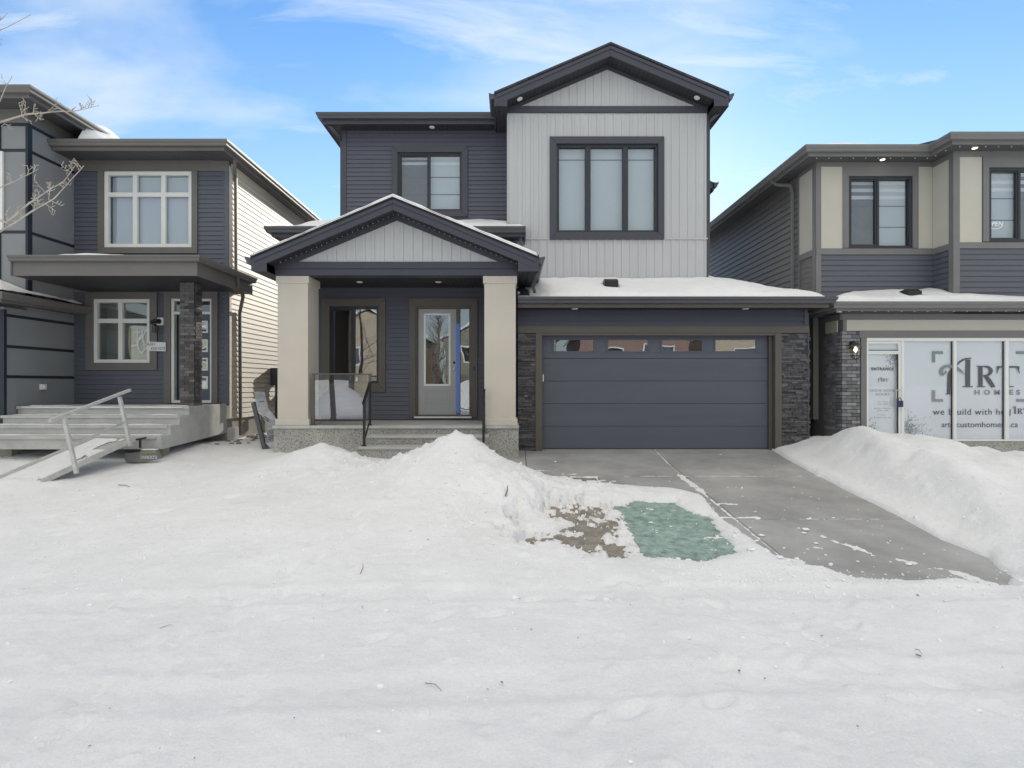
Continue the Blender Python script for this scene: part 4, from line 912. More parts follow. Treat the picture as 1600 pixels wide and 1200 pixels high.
# looping white brush marks on the lower window pane over a tan board indoors
m = MB(); rx_ = lambda p: wx(p, YL+.11); m.pxz([(rx_(201), wz(512, YL+.11)), (rx_(210), wz(508, YL+.11)), (rx_(233), wz(511, YL+.11)), (rx_(234), wz(563, YL+.11)), (rx_(204), wz(563, YL+.11)), (rx_(200), wz(540, YL+.11))], YL+.11, YL+.12); m.build('tan_board', mat('tan_cardboard', (.75, .63, .44), .9, .1, 4, .1), lo)
m = MB()
def ribbon(mb, pts, ws, Y, px=True, dy=.0):
    P = [Vector((wx(a, Y), Y-dy, wz(b, Y))) if px else Vector((a, Y-dy, b)) for a, b in pts]
    if isinstance(ws, (int, float)): ws = [ws]*len(P)
    Lf = []; Rt = []
    for i, p in enumerate(P):
        d = (P[min(i+1, len(P)-1)]-P[max(i-1, 0)]); d.y = 0; d.normalize(); n = Vector((-d.z, 0, d.x)); Lf.append(p+n*ws[i]/2); Rt.append(p-n*ws[i]/2)
    vs = Lf+Rt; k = len(P); vs2 = [v+Vector((0, .0012, 0)) for v in vs]
    fs = [(i, i+1, k+i+1, k+i) for i in range(k-1)]+[(2*k+i, 3*k+i, 3*k+i+1, 2*k+i+1) for i in range(k-1)]
    mb.add(vs+vs2, fs)
def smoothpts(pts, n=6):
    P = [Vector((a, b)) for a, b in pts]; out_ = []
    for i in range(len(P)-1):
        p0, p1, p2, p3 = P[max(i-1, 0)], P[i], P[i+1], P[min(i+2, len(P)-1)]
        for t in range(n):
            t /= n; out_.append(tuple(.5*((2*p1)+(p2-p0)*t+(2*p0-5*p1+4*p2-p3)*t*t+(3*p1-p0-3*p2+p3)*t**3)))
    out_.append(tuple(P[-1])); return out_
ox, oy, k9 = 140, 455, 9.6
Z = lambda q: [(ox+a/k9, oy+b/k9) for a, b in q]
for i, (pts, w_) in enumerate(((Z([(710,560),(712,680),(708,800)]), .03), (Z([(665,612),(755,612)]), .025), (Z([(628,830),(680,812),(735,800)]), .05), (Z([(780,580),(790,640),(740,720),(725,800),(745,880),(780,930),(800,900),(850,850)]), .035), (Z([(890,585),(850,590),(815,650),(800,710),(820,780),(835,810)]), .03), (Z([(740,720),(770,700),(790,650)]), .06))):
    ribbon(m, smoothpts(pts), w_, YL+.045, dy=.0014*i)
m.build('brush_lettering', M['white'], lo)
# entry door
m = MB(); x0, x1, z0, z1 = ldr; m.frame(x0, x1, z0, z1, .07, .05, .05, .06, YL-.02, YL+.1); m.box(x0+.07, x1-.05, YL-.015, YL+.1, wz(491, YL), wz(487, YL)); dfr = m.build('door_frame', M['white'], Lh, bevel=.003)
m = MB(); m.frame(x0-.15, x1+.14, z0-.01, z1+.17, .15, .14, .17, .001, YL-.05, YL-.004); m.build('door_trim', M['taupe'], dfr)
m = MB(); m.box(x0+.15, x1-.051, YL+.03, YL+.07, z0+.05, wz(491.5, YL)); de = m.build('entry_door', mat('blue_grey_door', (.075, .105, .135), .45, .04), Lh)
m = MB(); m.box(x0+.07, x1-.05, YL+.03, YL+.04, wz(486.5, YL), z1-.06); m.build('transom_pane', M['glass'], dfr); m = MB(); m.box(x0+.07, x1-.05, YL+.15, YL+.16, wz(491, YL), z1); m.build('blind', M['blind'], dfr)
for ya, yb in ((501, 520), (530, 550), (559, 579), (588, 608)):
    m = MB(); a, b = wx(300, YL), wx(324, YL); m.frame(a, b, wz(yb, YL), wz(ya, YL), .035, .035, .035, .035, YL+.015, YL+.032); m.build('door_lite', M['white'], de)
    m = MB(); m.box(a+.03, b-.03, YL+.022, YL+.029, wz(yb, YL)+.03, wz(ya, YL)-.03); m.build('pane', M['glass_dark'], de)
m = MB(); m.box(x0+.0, x1, YL+.1, YL+.12, z0, z1); m.build('hallway', M['dark'], dfr)
# projecting stucco wing
m = MB(); m.box(-14, SXW, 11.75, 27, 3.4, 7.79); m.build('stucco_wall', M['stucco'], Lh)
m = MB(); m.box(-14, SXW+.002, 11.2, 12.999, .3, 3.55); m.build('garage_wing_wall', M['stucco'], Lh)
m = MB(); s_ = .022
for z in (wz(235, 11.75), wz(362.5, 11.75), wz(195, 11.75)): m.box(-14, SXW+.0, 11.75-s_/2, 11.75+.01, z-.03, z+.03); m.box(SXW-.01, SXW+s_/2, 11.74, 13.0, z-.03, z+.03)
m.box(SXW-.03, SXW+s_, 11.75-s_, 11.75+.09, 3.7, wz(195, 11.75)); m.box(wx(2, 11.75)-.04, wx(2, 11.75), 11.75-s_, 11.75, 3.8, wz(195, 11.75))
m.build('reveal_strip', M['navy_strip'], Lh)
m = MB()
for py in (541, 588.5): z = wz(py, 11.25); m.box(SXW-.01, SXW+s_/2, 11.2, 12.98, z-.03, z+.03)
z = wz(492.5, 11.25); m.box(SXW-.01, SXW+s_/2, 11.2, 12.98, z-.03, z+.03)
m.box(SXW-.07, SXW+s_, 11.2-s_, 11.2+.04, .5, 3.5); m.build('reveal_strip', M['navy_strip'], Lh)
m = MB(); m.box(-14, SXW+.03, 11.72, 12.98, wz(195, 11.75)+.031, 7.79); m.build('frieze_board', M['taupe'], Lh)
window(Lh, 11.75, (-12.2, wx(5, 11.75)-.06, wz(362, 11.75)+.04, wz(236, 11.75)-.04), None, cols=(1, 1, 1), rows=(.72, .28), fm='white', bw=.08, mw=.09, blinds=('plain',)*3, recess=-.03, depth=.06, label='white framed window cut off by the left edge') if False else None
m = MB(); zz0, zz1 = wz(359, 11.7), wz(236, 11.7); m.frame(-12.4, wx(3.5, 11.7), zz0, zz1, .09, .07, .09, .09, 11.70, 11.745); wo = m.build('window', M['white'], Lh, 'white framed window cut off by the left edge')
m = MB(); m.box(-12.32, wx(3.5, 11.7)-.07, 11.715, 11.72, zz0+.08, zz1-.08); m.build('pane', M['glass'], wo); m = MB(); m.box(-12.32, wx(3.5, 11.7)-.07, 11.73, 11.74, zz0+.08, zz1-.08); m.build('blind', M['blind'], wo)
m = MB(); m.box(SXW+.002, SXW+.06, 12.03, 12.17, wz(609, 12.1)-.0, wz(600, 12.1)); ob = m.build('outlet_box', M['white'], Lh, bevel=.01)
m = MB(); m.box(SXW+.0605, SXW+.085, 12.06, 12.14, wz(607.5, 12.1), wz(601.5, 12.1)); m.build('outlet_cover', M['paper'], ob, bevel=.008)
# roofs
eave(Lh, [(-6.38, 26.9+.4), (-6.38, 12.35)][::-1] if False else [(SXW+.001-.05, 12.35), (-6.38, 12.35), (-6.38, 27.3)], 7.39, over=.55, fm='taupe', gm='taupe', sm='rsoffit', fh=.13)
m = MB(); z_ = 7.37; pit = .32; m.add([(-10.3,12.35,z_),(-6.38,12.35,z_),(-9.4,15.4,z_+pit*3.02),(-10.3,15.4,z_+pit*3.02),(-6.38,27.3,z_),(-9.4,27.3,z_+pit*3.02),(-10.3,27.3,z_+pit*3.02)], [(0,1,2,3),(1,4,5,2),(3,2,5,6)]); m.build('main_roof', M['shing'], Lh)
eave(Lh, [(-14, 11.25), (-9.75, 11.25), (-9.75, 13.35)], 7.99, over=.55, fm='taupe', gm='taupe', sm='rsoffit', fh=.13)
m = MB(); m.add([(-14,11.25,7.97),(-9.75,11.25,7.97),(-11.2,12.8,8.45),(-14,12.8,8.45),(-9.75,27,7.97),(-11.2,27,8.45)], [(0,1,2,3),(1,4,5,2)]); m.box(-9.8, -9.75, 13.35, 13.4, 7.4, 7.97); m.build('wing_roof', M['shing'], Lh)
m = MB(); m.box(-10.2, -9.80, 13.3, 26, 7.35, 7.9); m.build('wing_upper_wall', M['stucco'], Lh)
roof_snow('snow_cover', Lh, (-9.78, -6.5), (12.45, 16), lambda X, Y: 7.37+.32*np.minimum(Y-12.35, -6.38-X), lambda X, Y: -.03+.52*np.exp(-(X+9.78)/.30)*sst(12.35, 12.9, Y)*sst(14.7, 13.2, Y)+.02*fbm(X, Y, 2, 3, 131)-.1*sst(.1, 0, np.minimum(Y-12.45, -6.48-X)), .06)
# lower wing eave beside the porch
eave(Lh, [(-14, 10.8), (-9.9, 10.8), (-9.9, 12.97)], 3.78, over=.32, fm='taupe', gm='taupe', sm='rsoffit', fh=.10)
roof_snow('snow_cover', Lh, (-13, -9.93), (10.83, 12.96), lambda X, Y: 3.76+.40*np.minimum(Y-10.8, -9.9-X), lambda X, Y: np.where((X < SXW) & (Y > 11.74), -.1, .08+.04*fbm(X, Y, 2, 3, 132)+.0*X), .05)
m = MB(); m.add([(-14,10.8,3.75),(-9.9,10.8,3.75),(-10.9,11.8,4.15),(-14,11.8,4.15),(-9.9,12.97,3.75),(-10.22,12.97,3.88),(-10.22,11.12,3.88)], [(0,1,2,3),(1,4,5,6)]); m.build('lower_roof', M['shing'], Lh)
# porch roof
PZ = wz(398.5, 10.9); PP = [(-9.88, 10.9), (-6.12, 10.9), (-6.12, 13.35)]
m = MB(); m.sweep(PP, [(-.10, PZ-.10), (-.10, PZ-.385), (-.13, PZ-.385), (-.13, PZ-.10)]); m.build('fascia', M['taupe'], Lh)
m = MB(); m.sweep(PP, [(-.098, PZ-.01), (-.098, PZ-.115), (-.03, PZ-.115), (-.015, PZ-.10), (-.01, PZ-.06), (.02, PZ-.03), (.02, PZ), (0, PZ), (-.02, PZ-.012)]); m.build('gutter', M['taupe'], Lh)
m = MB(); m.box(-9.85, -6.26, 11.04, 12.96, PZ-.375, PZ-.355); m.box(-6.6, -6.26, 12.97, 13.35, PZ-.375, PZ-.355); m.build('soffit', M['soffit'], Lh)
m = MB(); m.box(-9.9, -9.87, 10.98, 13, PZ-.385, PZ-.1); m.build('fascia_return', M['taupe'], Lh)
m = MB(); m.add([(-9.88,10.9,PZ-.02),(-6.12,10.9,PZ-.02),(-6.12,12.99,PZ-.02),(-6.6,12.99,PZ+.2),(-9.88,12.99,PZ+.2),(-6.9,11.7,PZ+.1)], [(0,1,5,4),(1,2,3,5),(4,5,3)]); m.build('porch_roof', M['shing'], Lh)
roof_snow('snow_cover', Lh, (-9.6, -6.2), (10.95, 12.98), lambda X, Y: PZ-.02+.06*np.minimum(Y-10.9, -6.12-X), lambda X, Y: .035+.07*fbm(X, Y, 1.2, 3, 141)+.05*np.exp(-((X+8.6)/.9)**2)-.1*sst(.15, 0, np.minimum(Y-10.95, -6.2-X)), .05)
pipe(Lh, [(-6.15, 12.5, PZ-.12), (-6.15, 12.52, 4.18), (-6.18, 12.8, 4.02), (-6.56, 13.42, 3.72), (-6.56, 13.45, 1.1), (-6.56, 13.45, .78)], .07, m_='bronze')
pipe(Lh, [(-6.42, 12.9, 7.22), (-6.5, 13.05, 7.02), (-6.56, 13.22, 6.9), (-6.56, 13.24, 4.55)], .07, m_='taupe')
# brick pillar
m = MB(); ax, bx, ay, by = -7.03, -6.72, 11.78, 12.08; m.m = 1; m.box(ax+.012, bx-.012, ay+.012, by-.012, 1.54, PZ-.375); m.m = 0
z = 1.545; rn = random.Random(3); r_ = 0
while z < PZ-.38:
    h = .062; L_ = .2
    def course(a0, a1, f):
        a = a0 - (L_/2 if r_ % 2 else 0)
        while a < a1-.005:
            p, q = max(a, a0), min(a+L_, a1)
            if q-p > .02: f(p+.004, q-.004, rn.uniform(-.004, .005))
            a += L_
    zt = min(z+h-.007, PZ-.377)
    course(ax, bx, lambda p, q, j: m.box(p, q, ay-j, ay+.05, z, zt)); course(ay+.052, by, lambda p, q, j: m.box(bx-.05, bx+j, p, q, z, zt)); course(ay+.052, by, lambda p, q, j: m.box(ax-j, ax+.05, p, q, z, zt))
    z += h; r_ += 1
m.build('brick_pillar', [M['brick_d'], M['mortar_d']], Lh)
# precast concrete steps
m = MB(); st = []
prof = [(13.0, 1.54), (11.48, 1.54), (11.48, 1.37), (11.15, 1.37), (11.15, 1.19), (10.85, 1.19), (10.85, 1.01), (10.55, 1.01), (10.55, .76), (10.75, .76), (13.0, .86)]
m.pyz(prof, -10.2, -6.66); so = m.build('concrete_steps', M['step_conc'], Lh, bevel=.012)
for (y, z, xr_, xl_) in ((11.48, 1.54, -6.62, -10.2), (11.15, 1.37, -6.66, -10.22), (10.85, 1.19, -6.68, -10.3), (10.55, 1.01, -6.72, -10.5)):
    m = MB(); m.box(xl_, xr_-.02, y-.035, y+.0005 if False else y+.2, z-.055, z+.003); m.build('step_nosing', M['step_conc'], so, bevel=.008)
for (ya, yb, z, xl_, k) in ((11.42, 11.75, 1.543, -10.1, 200), (11.13, 11.46, 1.373, -10.2, 201), (10.82, 11.13, 1.193, -10.2, 202), (10.53, 10.83, 1.013, -10.4, 203)):
    roof_snow('snow_cover', so, (xl_, -6.75), (ya, yb), lambda X, Y: z+0*X, lambda X, Y: -.012+.018*fbm(X, Y*2, 2.1, 4, k)+.022*sst(.06, .26, Y-ya)-.05*sst(.03, 0, np.minimum(Y-ya, X-xl_)), .025)
for x in (-6.95, -9.9): m = MB(); m.box(x-.15, x+.15, 10.85, 11.05, .35, .86); m.build('step_footing', M['found'], so)
m = MB(); m.box(-6.7, -6.5, 13.0, 13.25, .4, .98); m.build('downpipe_block', M['step_conc'], Lh)
# porch lamp dangling from its box
m = MB(); x, z = wx(251, YL), wz(502.5, YL); m.box(x-.09, x+.09, YL-.045, YL-.022, z-.09, z+.09); la = m.build('lamp_box', M['white'], Lh, bevel=.006)
m = MB(); m.tube([(x-.01, YL-.05, z+.0), (x-.01, YL-.10, z-.0)], [.06, .05], 14); m.tube([(x-.02, YL-.11, z+.02), (x-.14, YL-.16, z-.04)], [.05, .035], 10)
lx, lz = wx(243, YL-.18), wz(508, YL-.18); m.tube([(lx+.01, YL-.18, lz+.01), (lx, YL-.18, lz-.01)], [.03, .075], 12)
for q in range(6): a = q*math.pi/3; m.tube([(lx+.07*math.cos(a), YL-.18+.07*math.sin(a), lz-.01), (lx-.01+.05*math.cos(a), YL-.18+.05*math.sin(a), lz-.16)], .006, 4)
m.tube([(lx-.01, YL-.18, lz-.16), (lx-.012, YL-.18, lz-.175)], .055, 12); m.build('porch_lamp', M['black'], Lh)
m = MB(); m.tube([(lx, YL-.18, lz-.02), (lx-.01, YL-.18, lz-.15)], .035, 10); m.build('lamp_glass', M['glass'], Lh)
# electricity meter on the cream flank
m = MB(); m.box(LX+.02, LX+.24, 15.2, 15.55, wz(602, 15.3), wz(575, 15.3)); mt = m.build('meter_box', M['gutter'], Lh, bevel=.01)
m = MB(); m.tube([(LX+.1, 15.4, wz(602, 15.3)), (LX+.1, 15.4, .6)], .035, 8); m.build('conduit', M['gutter'], mt)
m = MB(); m.box(LX+.03, LX+.2, 15.9, 16.2, 1.3, 1.8); m.box(LX+.05, LX+.12, 14.3, 14.42, .95, 1.25); m.build('gas_meter', M['bronze'], Lh, bevel=.02)

# handwritten card taped beside that window
def text_mb(mb, s, x, z, Y, size, width=None, align='CENTER', space=1.0, shear=0, bold=0):
    cu = bpy.data.curves.new('t', 'FONT'); cu.body = s; cu.size = size; cu.align_x = align; cu.space_character = space; cu.shear = shear; cu.offset = bold; cu.resolution_u = 3
    ob = bpy.data.objects.new('t', cu); C.objects.link(ob); dg = bpy.context.evaluated_depsgraph_get(); dg.update(); e = ob.evaluated_get(dg); me = e.to_mesh()
    xsn = [v.co.x for v in me.vertices]; k = 1.0
    if width and xsn: k = width/(max(xsn)-min(xsn))
    mb.add([(x+v.co.x*k, Y, z+v.co.y) for v in me.vertices], [tuple(p.vertices) for p in me.polygons])
    e.to_mesh_clear(); bpy.data.objects.remove(ob); bpy.data.curves.remove(cu)
Yc = YL-.075; m = MB(); m.pxz([(wx(229, Yc), wz(548, Yc)), (wx(259, Yc), wz(549, Yc)), (wx(259, Yc), wz(535, Yc)), (wx(229.5, Yc), wz(533.5, Yc))], Yc, Yc+.008); cd = m.build('address_card', M['paper'])
tag(cd, 'white card with handwritten address taped beside the porch window of the left house', 'card')
m = MB(); text_mb(m, '6261', wx(236, Yc), wz(539.8, Yc), Yc-.002, .10, shear=.3); text_mb(m, 'KING VISTA', wx(246.5, Yc), wz(546.8, Yc), Yc-.002, .10, width=.33, shear=.35); m.build('handwriting', M['ink'], cd, recalc=False)

# ------------------------------------------------------------------ things round the left house
R0 = thing('access_ramp', 'grey aluminium access ramp with a single handrail laid against the concrete steps', 'ramp', (-7.3, 9.6, .6))
tr = Vector(at(211, 687, 10.3)); tl = Vector(at(148, 683, 10.45)); tl.z = tr.z; br = Vector((wx(65, 8.7), 8.7, wz(755, 8.7))); bl = br+(tl-tr)
m = MB(); n = (tr-br).cross(tl-tr).normalized(); n = n if n.z > 0 else -n; th = .03
m.prism([br, tr, tl, bl], -n*th); dk = m.build('deck', M['alu'], R0, bevel=.003)
m = MB()
for i in range(26):
    t = (i+.5)/26; p = br+(tr-br)*t; q = bl+(tl-bl)*t; e_ = (q-p).normalized()*.05; m.bar(p+e_+n*.003, q-e_+n*.003, .012, .006)
m.build('deck_ribs', M['alu'], dk)
m = MB(); m.bar(br+n*.02, tr+n*.02, .03, .09, n); m.bar(bl+n*.02, tl+n*.02, .03, .09, n); m.build('side_rail', M['alu'], R0, bevel=.003)
pa0, pa1 = Vector(at(120, 740, 9.0)), Vector(at(100.5, 653, 9.0)); pb0, pb1 = Vector(at(203.5, 697, 10.15)), Vector(at(187, 620, 10.15))
for a, b in ((pa0, pa1), (pb0, pb1)): m = MB(); m.bar(a, b, .055, .055, (1, 0, 0)); m.build('post', M['alu'], R0, bevel=.005)
m = MB(); m.bar(at(77.5, 657.5, 8.75), at(203, 609.5, 10.35), .055, .05); m.build('handrail', M['alu'], R0, bevel=.006)
m = MB(); m.bar(at(114, 695.5, 9.03), at(194, 660, 10.12), .02, .045); m.build('mid_rail', M['alu'], R0, bevel=.003)
m = MB(); m.tube([at(219, 700, 10.4), at(219, 686, 10.4)], .02, 8); m.bar(at(208, 688, 10.42), at(228, 684, 10.42), .03, .03); m.bar(at(216, 703, 10.4), at(216, 686, 10.4), .035, .035); m.build('support_leg', M['black'], R0)
# deck snow dusting
m = MB(); ni, nj = 60, 28
for i in range(ni):
    for j in range(nj):
        u, v = (i+.5)/ni, (j+.5)/nj; f_ = float(fbm(np.array([u*5.]), np.array([v*2.2]), 1.5, 3, 151)[0])
        if f_ > -.6 and not (u > .72 and v < .45 and f_ < .25): c = br+(tr-br)*u+(bl-br)*v; a = (tr-br)/ni*.62; b = (bl-br)/nj*.62; h = n*(.012+.012*abs(f_)); m.quad(c-a-b+h, c+a-b+h, c+a+b+h, c-a+b+h)
m.build('snow_dusting', M['roof_snow'], dk, recalc=False)
# crushed flooring carton
m = MB(); P = [at(195, 708.5, 10.3), at(218, 706.5, 10.3), at(220, 704, 10.3), at(243, 703.5, 10.3), at(249.5, 716, 10.3), at(221, 722, 10.3), at(196, 722, 10.3)]
m.prism(P, (0.0, .10, -.01)); cb = m.build('flooring_carton', mat('grey_carton', (.20, .20, .20), .8, .15, 8, .3, 30), None, bevel=.002)
tag(cb, 'crushed grey flooring carton lying upside down under the end of the ramp', 'carton')
m = MB(); text_mb(m, 'FLOORING', 0, 0, 0, .085, width=.30)
cxp, cyp, czp = at(232.5, 711.5, 10.3)
m.v = [(cxp-x, cyp-.004, czp-.005-z) for x, y, z in m.v]; m.build('lettering', M['paper'], cb, recalc=False)
m = MB(); m.quad(at(219, 707, 10.295), at(243, 704.7, 10.295), at(244, 707.2, 10.295), at(219, 708.8, 10.295)); m.build('yellow_band', mat('yellow_print', (.30, .30, .12), .8), cb, recalc=False)
m = MB(); m.pxy([(wx(221, 10.3), 10.29), (wx(243, 10.3), 10.29), (wx(243, 10.3), 10.38), (wx(221, 10.3), 10.38)], cb.data.vertices and wz(703.2, 10.3), wz(702, 10.3)); m.build('snow_dusting', M['roof_snow'], cb)
# toppled lawn sign between the houses
Sg = thing('toppled_sign', 'toppled black sign stand with a bent grey panel leaning beside the left porch column', 'sign', (-5.1, 11.6, .6))
Y0 = 11.55
m = MB(); m.bar(at(396, 629, Y0+.1), at(414.5, 706, Y0), .085, .06, (0, 1, 0)); m.build('post', M['gutter'], Sg, bevel=.006)
m = MB(); m.pxz([(wx(a, Y0), wz(b, Y0)) for a, b in ((412, 700), (414, 693), (420, 700), (427, 702), (436, 688), (442, 688), (440, 706), (412, 707))], Y0-.01, Y0+.05); m.bar(at(388, 716, Y0-.25), at(440, 708.5, Y0+.1), .09, .06); m.bar(at(399, 709, Y0), at(440, 704, Y0+.3), .05, .03); m.build('base', M['gutter'], Sg, bevel=.006)
sg = [((397, 612), (413, 612)), ((399, 624), (415.5, 622)), ((402, 641), (419, 638)), ((409, 650), (425, 645)), ((416, 661), (432, 655)), ((418, 672), (436, 668)), ((416, 682), (434, 680)), ((414, 693), (432, 688))]
m = MB(); pts = []
for i, (a, b) in enumerate(sg): yy = Y0-.10+.10*math.sin(i*1.1); pts.append((Vector(at(a[0], a[1], yy)), Vector(at(b[0], b[1], yy+.03))))
k = len(pts); vs = [p for p, q in pts]+[q for p, q in pts]; vs += [v+Vector((0, .006, 0)) for v in vs]
m.add(vs, [(i, i+1, k+i+1, k+i) for i in range(k-1)]+[(2*k+i, 3*k+i, 3*k+i+1, 2*k+i+1) for i in range(k-1)]+[(0, k, 3*k, 2*k), (k-1, 2*k-1, 4*k-1, 3*k-1)]+[(i, 2*k+i, 2*k+i+1, i+1) for i in range(k-1)]+[(k+i, k+i+1, 3*k+i+1, 3*k+i) for i in range(k-1)])
m.build('panel', mat('faded_sign_panel', (.33, .34, .37), .6, .25, 9, .3, 30), Sg)
m = MB(); 
for i, (a, b) in enumerate((((419, 684), (430, 681)), ((419, 687), (430, 684)), ((404, 628), (413, 627)), ((413, 650), (421, 657)), ((411, 652), (419, 659)))): m.bar(at(*a, Y0-.2), at(*b, Y0-.2), .004, .02)
m.build('faded_lettering', M['gutter'], Sg)
# rubble along the foundation
rn = random.Random(12)
for i in range(26):
    x = -6.45+rn.uniform(-.1, 1.0)*(.5 if i % 2 else 1); y = rn.uniform(12.1, 14.4); o = bpy.data.objects.new('clod', clodm); C.objects.link(o); r = rn.uniform(.025, .07)
    o.location = (x, y, gnd(x, y)+.01); o.scale = (r*1.3, r, r*.6); o.rotation_euler = (0, 0, i); tag(o, 'frozen brown earth clod in the snowy gap between the left and middle houses', 'dirt clod', 'earth clods between the houses')

# ------------------------------------------------------------------ the show home on the right
Rh = thing('show_home', 'beige and cool grey house on the right with lettered shop-style windows and a brick pier', 'house', (10, 14, .6))
Y1, Y2 = 12.5, 11.9; RX = 7.03; UX = wx(1274.5, Y1); BX = 9.44; RE = 15.5
w1 = wrect(1324.5, 276, 1424.5, 388, Y1); w2 = (wx(1543, Y2), wx(1648, Y2), wz(378, Y2), wz(262.5, Y2))
zf1, zb1_, zs1 = wz(261, Y1), wz(388.5, Y1), wz(398, Y1)
# upper section one
m = MB(); f1 = (0, Y1, 1, 0); lap(m, f1, UX+.08, BX, 3.6, zs1, pitch=.115); backing(m, f1, UX, BX, 3.5, 7.1, [w1]); lap(m, (UX, 0, 0, 1), 12.59, 13.2, 3.6, zs1+.02, pitch=.115)
f2 = (0, Y2, 1, 0); zs2 = wz(388.5, Y2); lap(m, f2, BX+.08, RE, 3.6, zs2, pitch=.115); backing(m, f2, BX, RE, 3.5, 7.1, [w2]); lap(m, (BX, 0, 0, -1), -Y1, -Y2-.09, 3.6, zs2, pitch=.115)
m.box(BX, BX+.1, Y2+.13, Y1, 3.5, 7.1)
m.build('upper_wall', M['rsiding'], Rh)
m = MB(); ft = .03
def band(x0, x1, za, zb, Y): m.box(x0, x1, Y-ft, Y-.002, za, zb)
band(UX, BX, zf1, wz(250, Y1), Y1); band(UX, BX, zs1, zb1_, Y1); band(UX-.01, wx(1282, Y1), 3.6, zs1-.001, Y1); band(UX-.01, wx(1282, Y1), zb1_+.001, zf1-.001, Y1)
zf2, zc2, zd2 = wz(246, Y2), wz(379, Y2), wz(388.5, Y2); band(BX-.03, RE, zf2, wz(235, Y2), Y2); band(BX-.03, RE, zd2, zc2, Y2); band(BX-.03, wx(1498, Y2), 3.6, zd2-.001, Y2); band(BX-.03, wx(1498, Y2), zc2+.001, zf2-.001, Y2)
for (x, ya, yb, za, zb) in ((UX, Y1, 13.2, zs1, zb1_), (UX, Y1, 13.2, zf1, 7.1), (BX, Y2, Y1-.032, zd2, zc2), (BX, Y2, Y1-.032, zf2, 7.1)): m.box(x-ft, x-.002, ya-.001, yb, za, zb)
m.box(UX-ft+.001, UX-.002, Y1, Y1+.09, 3.6, 7.1); m.box(BX-ft+.001, BX-.002, Y2, Y2+.10, 3.6, 7.1); m.box(UX-ft-.004, UX-.001, 13.17, 13.22, 3.6, 7.1)
m.build('wall_trim', M['rtrim'], Rh)
m = MB(); s_ = .02
m.box(wx(1282.3, Y1), wx(1316, Y1), Y1-s_, Y1-.002, zb1_+.001, zf1-.001); m.box(wx(1433, Y1), BX-.004, Y1-s_, Y1-.002, zb1_+.001, zf1-.001)
m.box(wx(1498.3, Y2), wx(1533, Y2), Y2-s_, Y2-.002, zc2+.001, zf2-.001); m.box(wx(1658, Y2), RE, Y2-s_, Y2-.002, zc2+.001, zf2-.001)
m.box(UX-s_, UX-.001, Y1+.091, 13.169, zb1_+.001, zf1-.001); m.box(BX-s_, BX-.001, Y2+.101, Y1-.033, zc2+.001, zf2-.001)
m.build('stucco_panel', M['beige'], Rh)
def rwin(fr_, Y, lab, top): return window(Rh, Y, fr_, True, (.125, .125, top, .001), cols=(.47, .53), fm='frame_black', tm='rtrim', bw=.06, mw=.05, blinds=('dim', 'plain') if Y == Y1 else ('plain', 'dim'), sash=0, zeb=(6, .33), label=lab, tproud=.045)
rwin(w1, Y1, 'zebra blind window on the set-back wall', zf1-w1[3]-.001); wob = rwin(w2, Y2, 'zebra blind window on the forward wall', zf2-w2[3]-.001)
# ghostly OPEN sign reflected/showing in that window
m = MB(); text_mb(m, 'OPEN', wx(1557, Y2), wz(352, Y2), Y2+.048, .14, shear=.2); ribbon(m, smoothpts([(1545, 352), (1550, 357), (1560, 357), (1566, 353)]), .012, Y2+.046); m.build('open_lettering', mat('faint_white', (.95, .95, .97), .6), wob, recalc=False)
zsf = eave(Rh, [(6.44, 27), (6.44, 12.1), (9.09, 12.1), (9.09, 11.5), (RE+.3, 11.5)], 7.16, over=.42, fm='rtrim', gm='rtrim', sm='rsoffit', fh=.13)
light_string(Rh, [(6.55, 12.22, zsf), (9.19, 12.22, zsf), (9.21, 11.62, zsf), (RE, 11.62, zsf)], .27, .012)
downlight(Rh, wx(1379, 12.3), 12.3, zsf, .05, lit=True); downlight(Rh, wx(1523, 11.7), 11.7, zsf, .05, lit=True)
urz = lambda X, Y: 7.13+.30*np.minimum(np.where(X < 9.09, Y-12.1, Y-11.5), X-6.44)
m = MB(); m.add([(6.44,12.1,7.13),(9.09,12.1,7.13),(9.09,11.5,7.13),(RE+.3,11.5,7.13),(RE+.3,15.5,8.3),(9.84,15.5,8.3),(6.44,27,7.13),(9.84,27,8.3),(RE+.3,27,8.3)], [(0,1,5),(1,2,3,4,5),(6,0,5,7),(7,5,4,8)]); m.build('upper_roof', M['shing'], Rh)
roof_snow('snow_cover', Rh, (6.5, 9.5), (12.15, 15.2), urz, lambda X, Y: .06+.09*np.exp(-((X-7.3)/.9)**2)+.02*fbm(X, Y, 2, 3, 161)-.2*sst(8.2, 9.2, X)-.15*sst(.2, 0, np.minimum(X-6.5, Y-12.15)), .06)
# flank
m = MB(); fl = (UX, 0, 0, -1); lap(m, fl, -27, -13.22, 1.2, 6.95, pitch=.15, o1=.022); backing(m, fl, -27, -12.6, 1.2, 7.1)
lap(m, (7.1, 0, 0, -1), -26.9, -12.58, .9, 3.5, pitch=.12); m.box(7.1, 7.2, 12.58, 27, .5, 3.6); m.box(UX, RE, 26.9, 27, .5, 7.1); m.box(RE-.1, RE, 12.1, 27, .5, 7.1)
m.build('side_wall', M['dksiding'], Rh)
pipe(Rh, [(6.40, 13.75, 7.02), (6.5, 13.65, 6.88), (6.72, 13.42, 6.78), (6.74, 13.38, 6.6), (6.74, 13.38, 3.7)], .07, m_='rtrim')
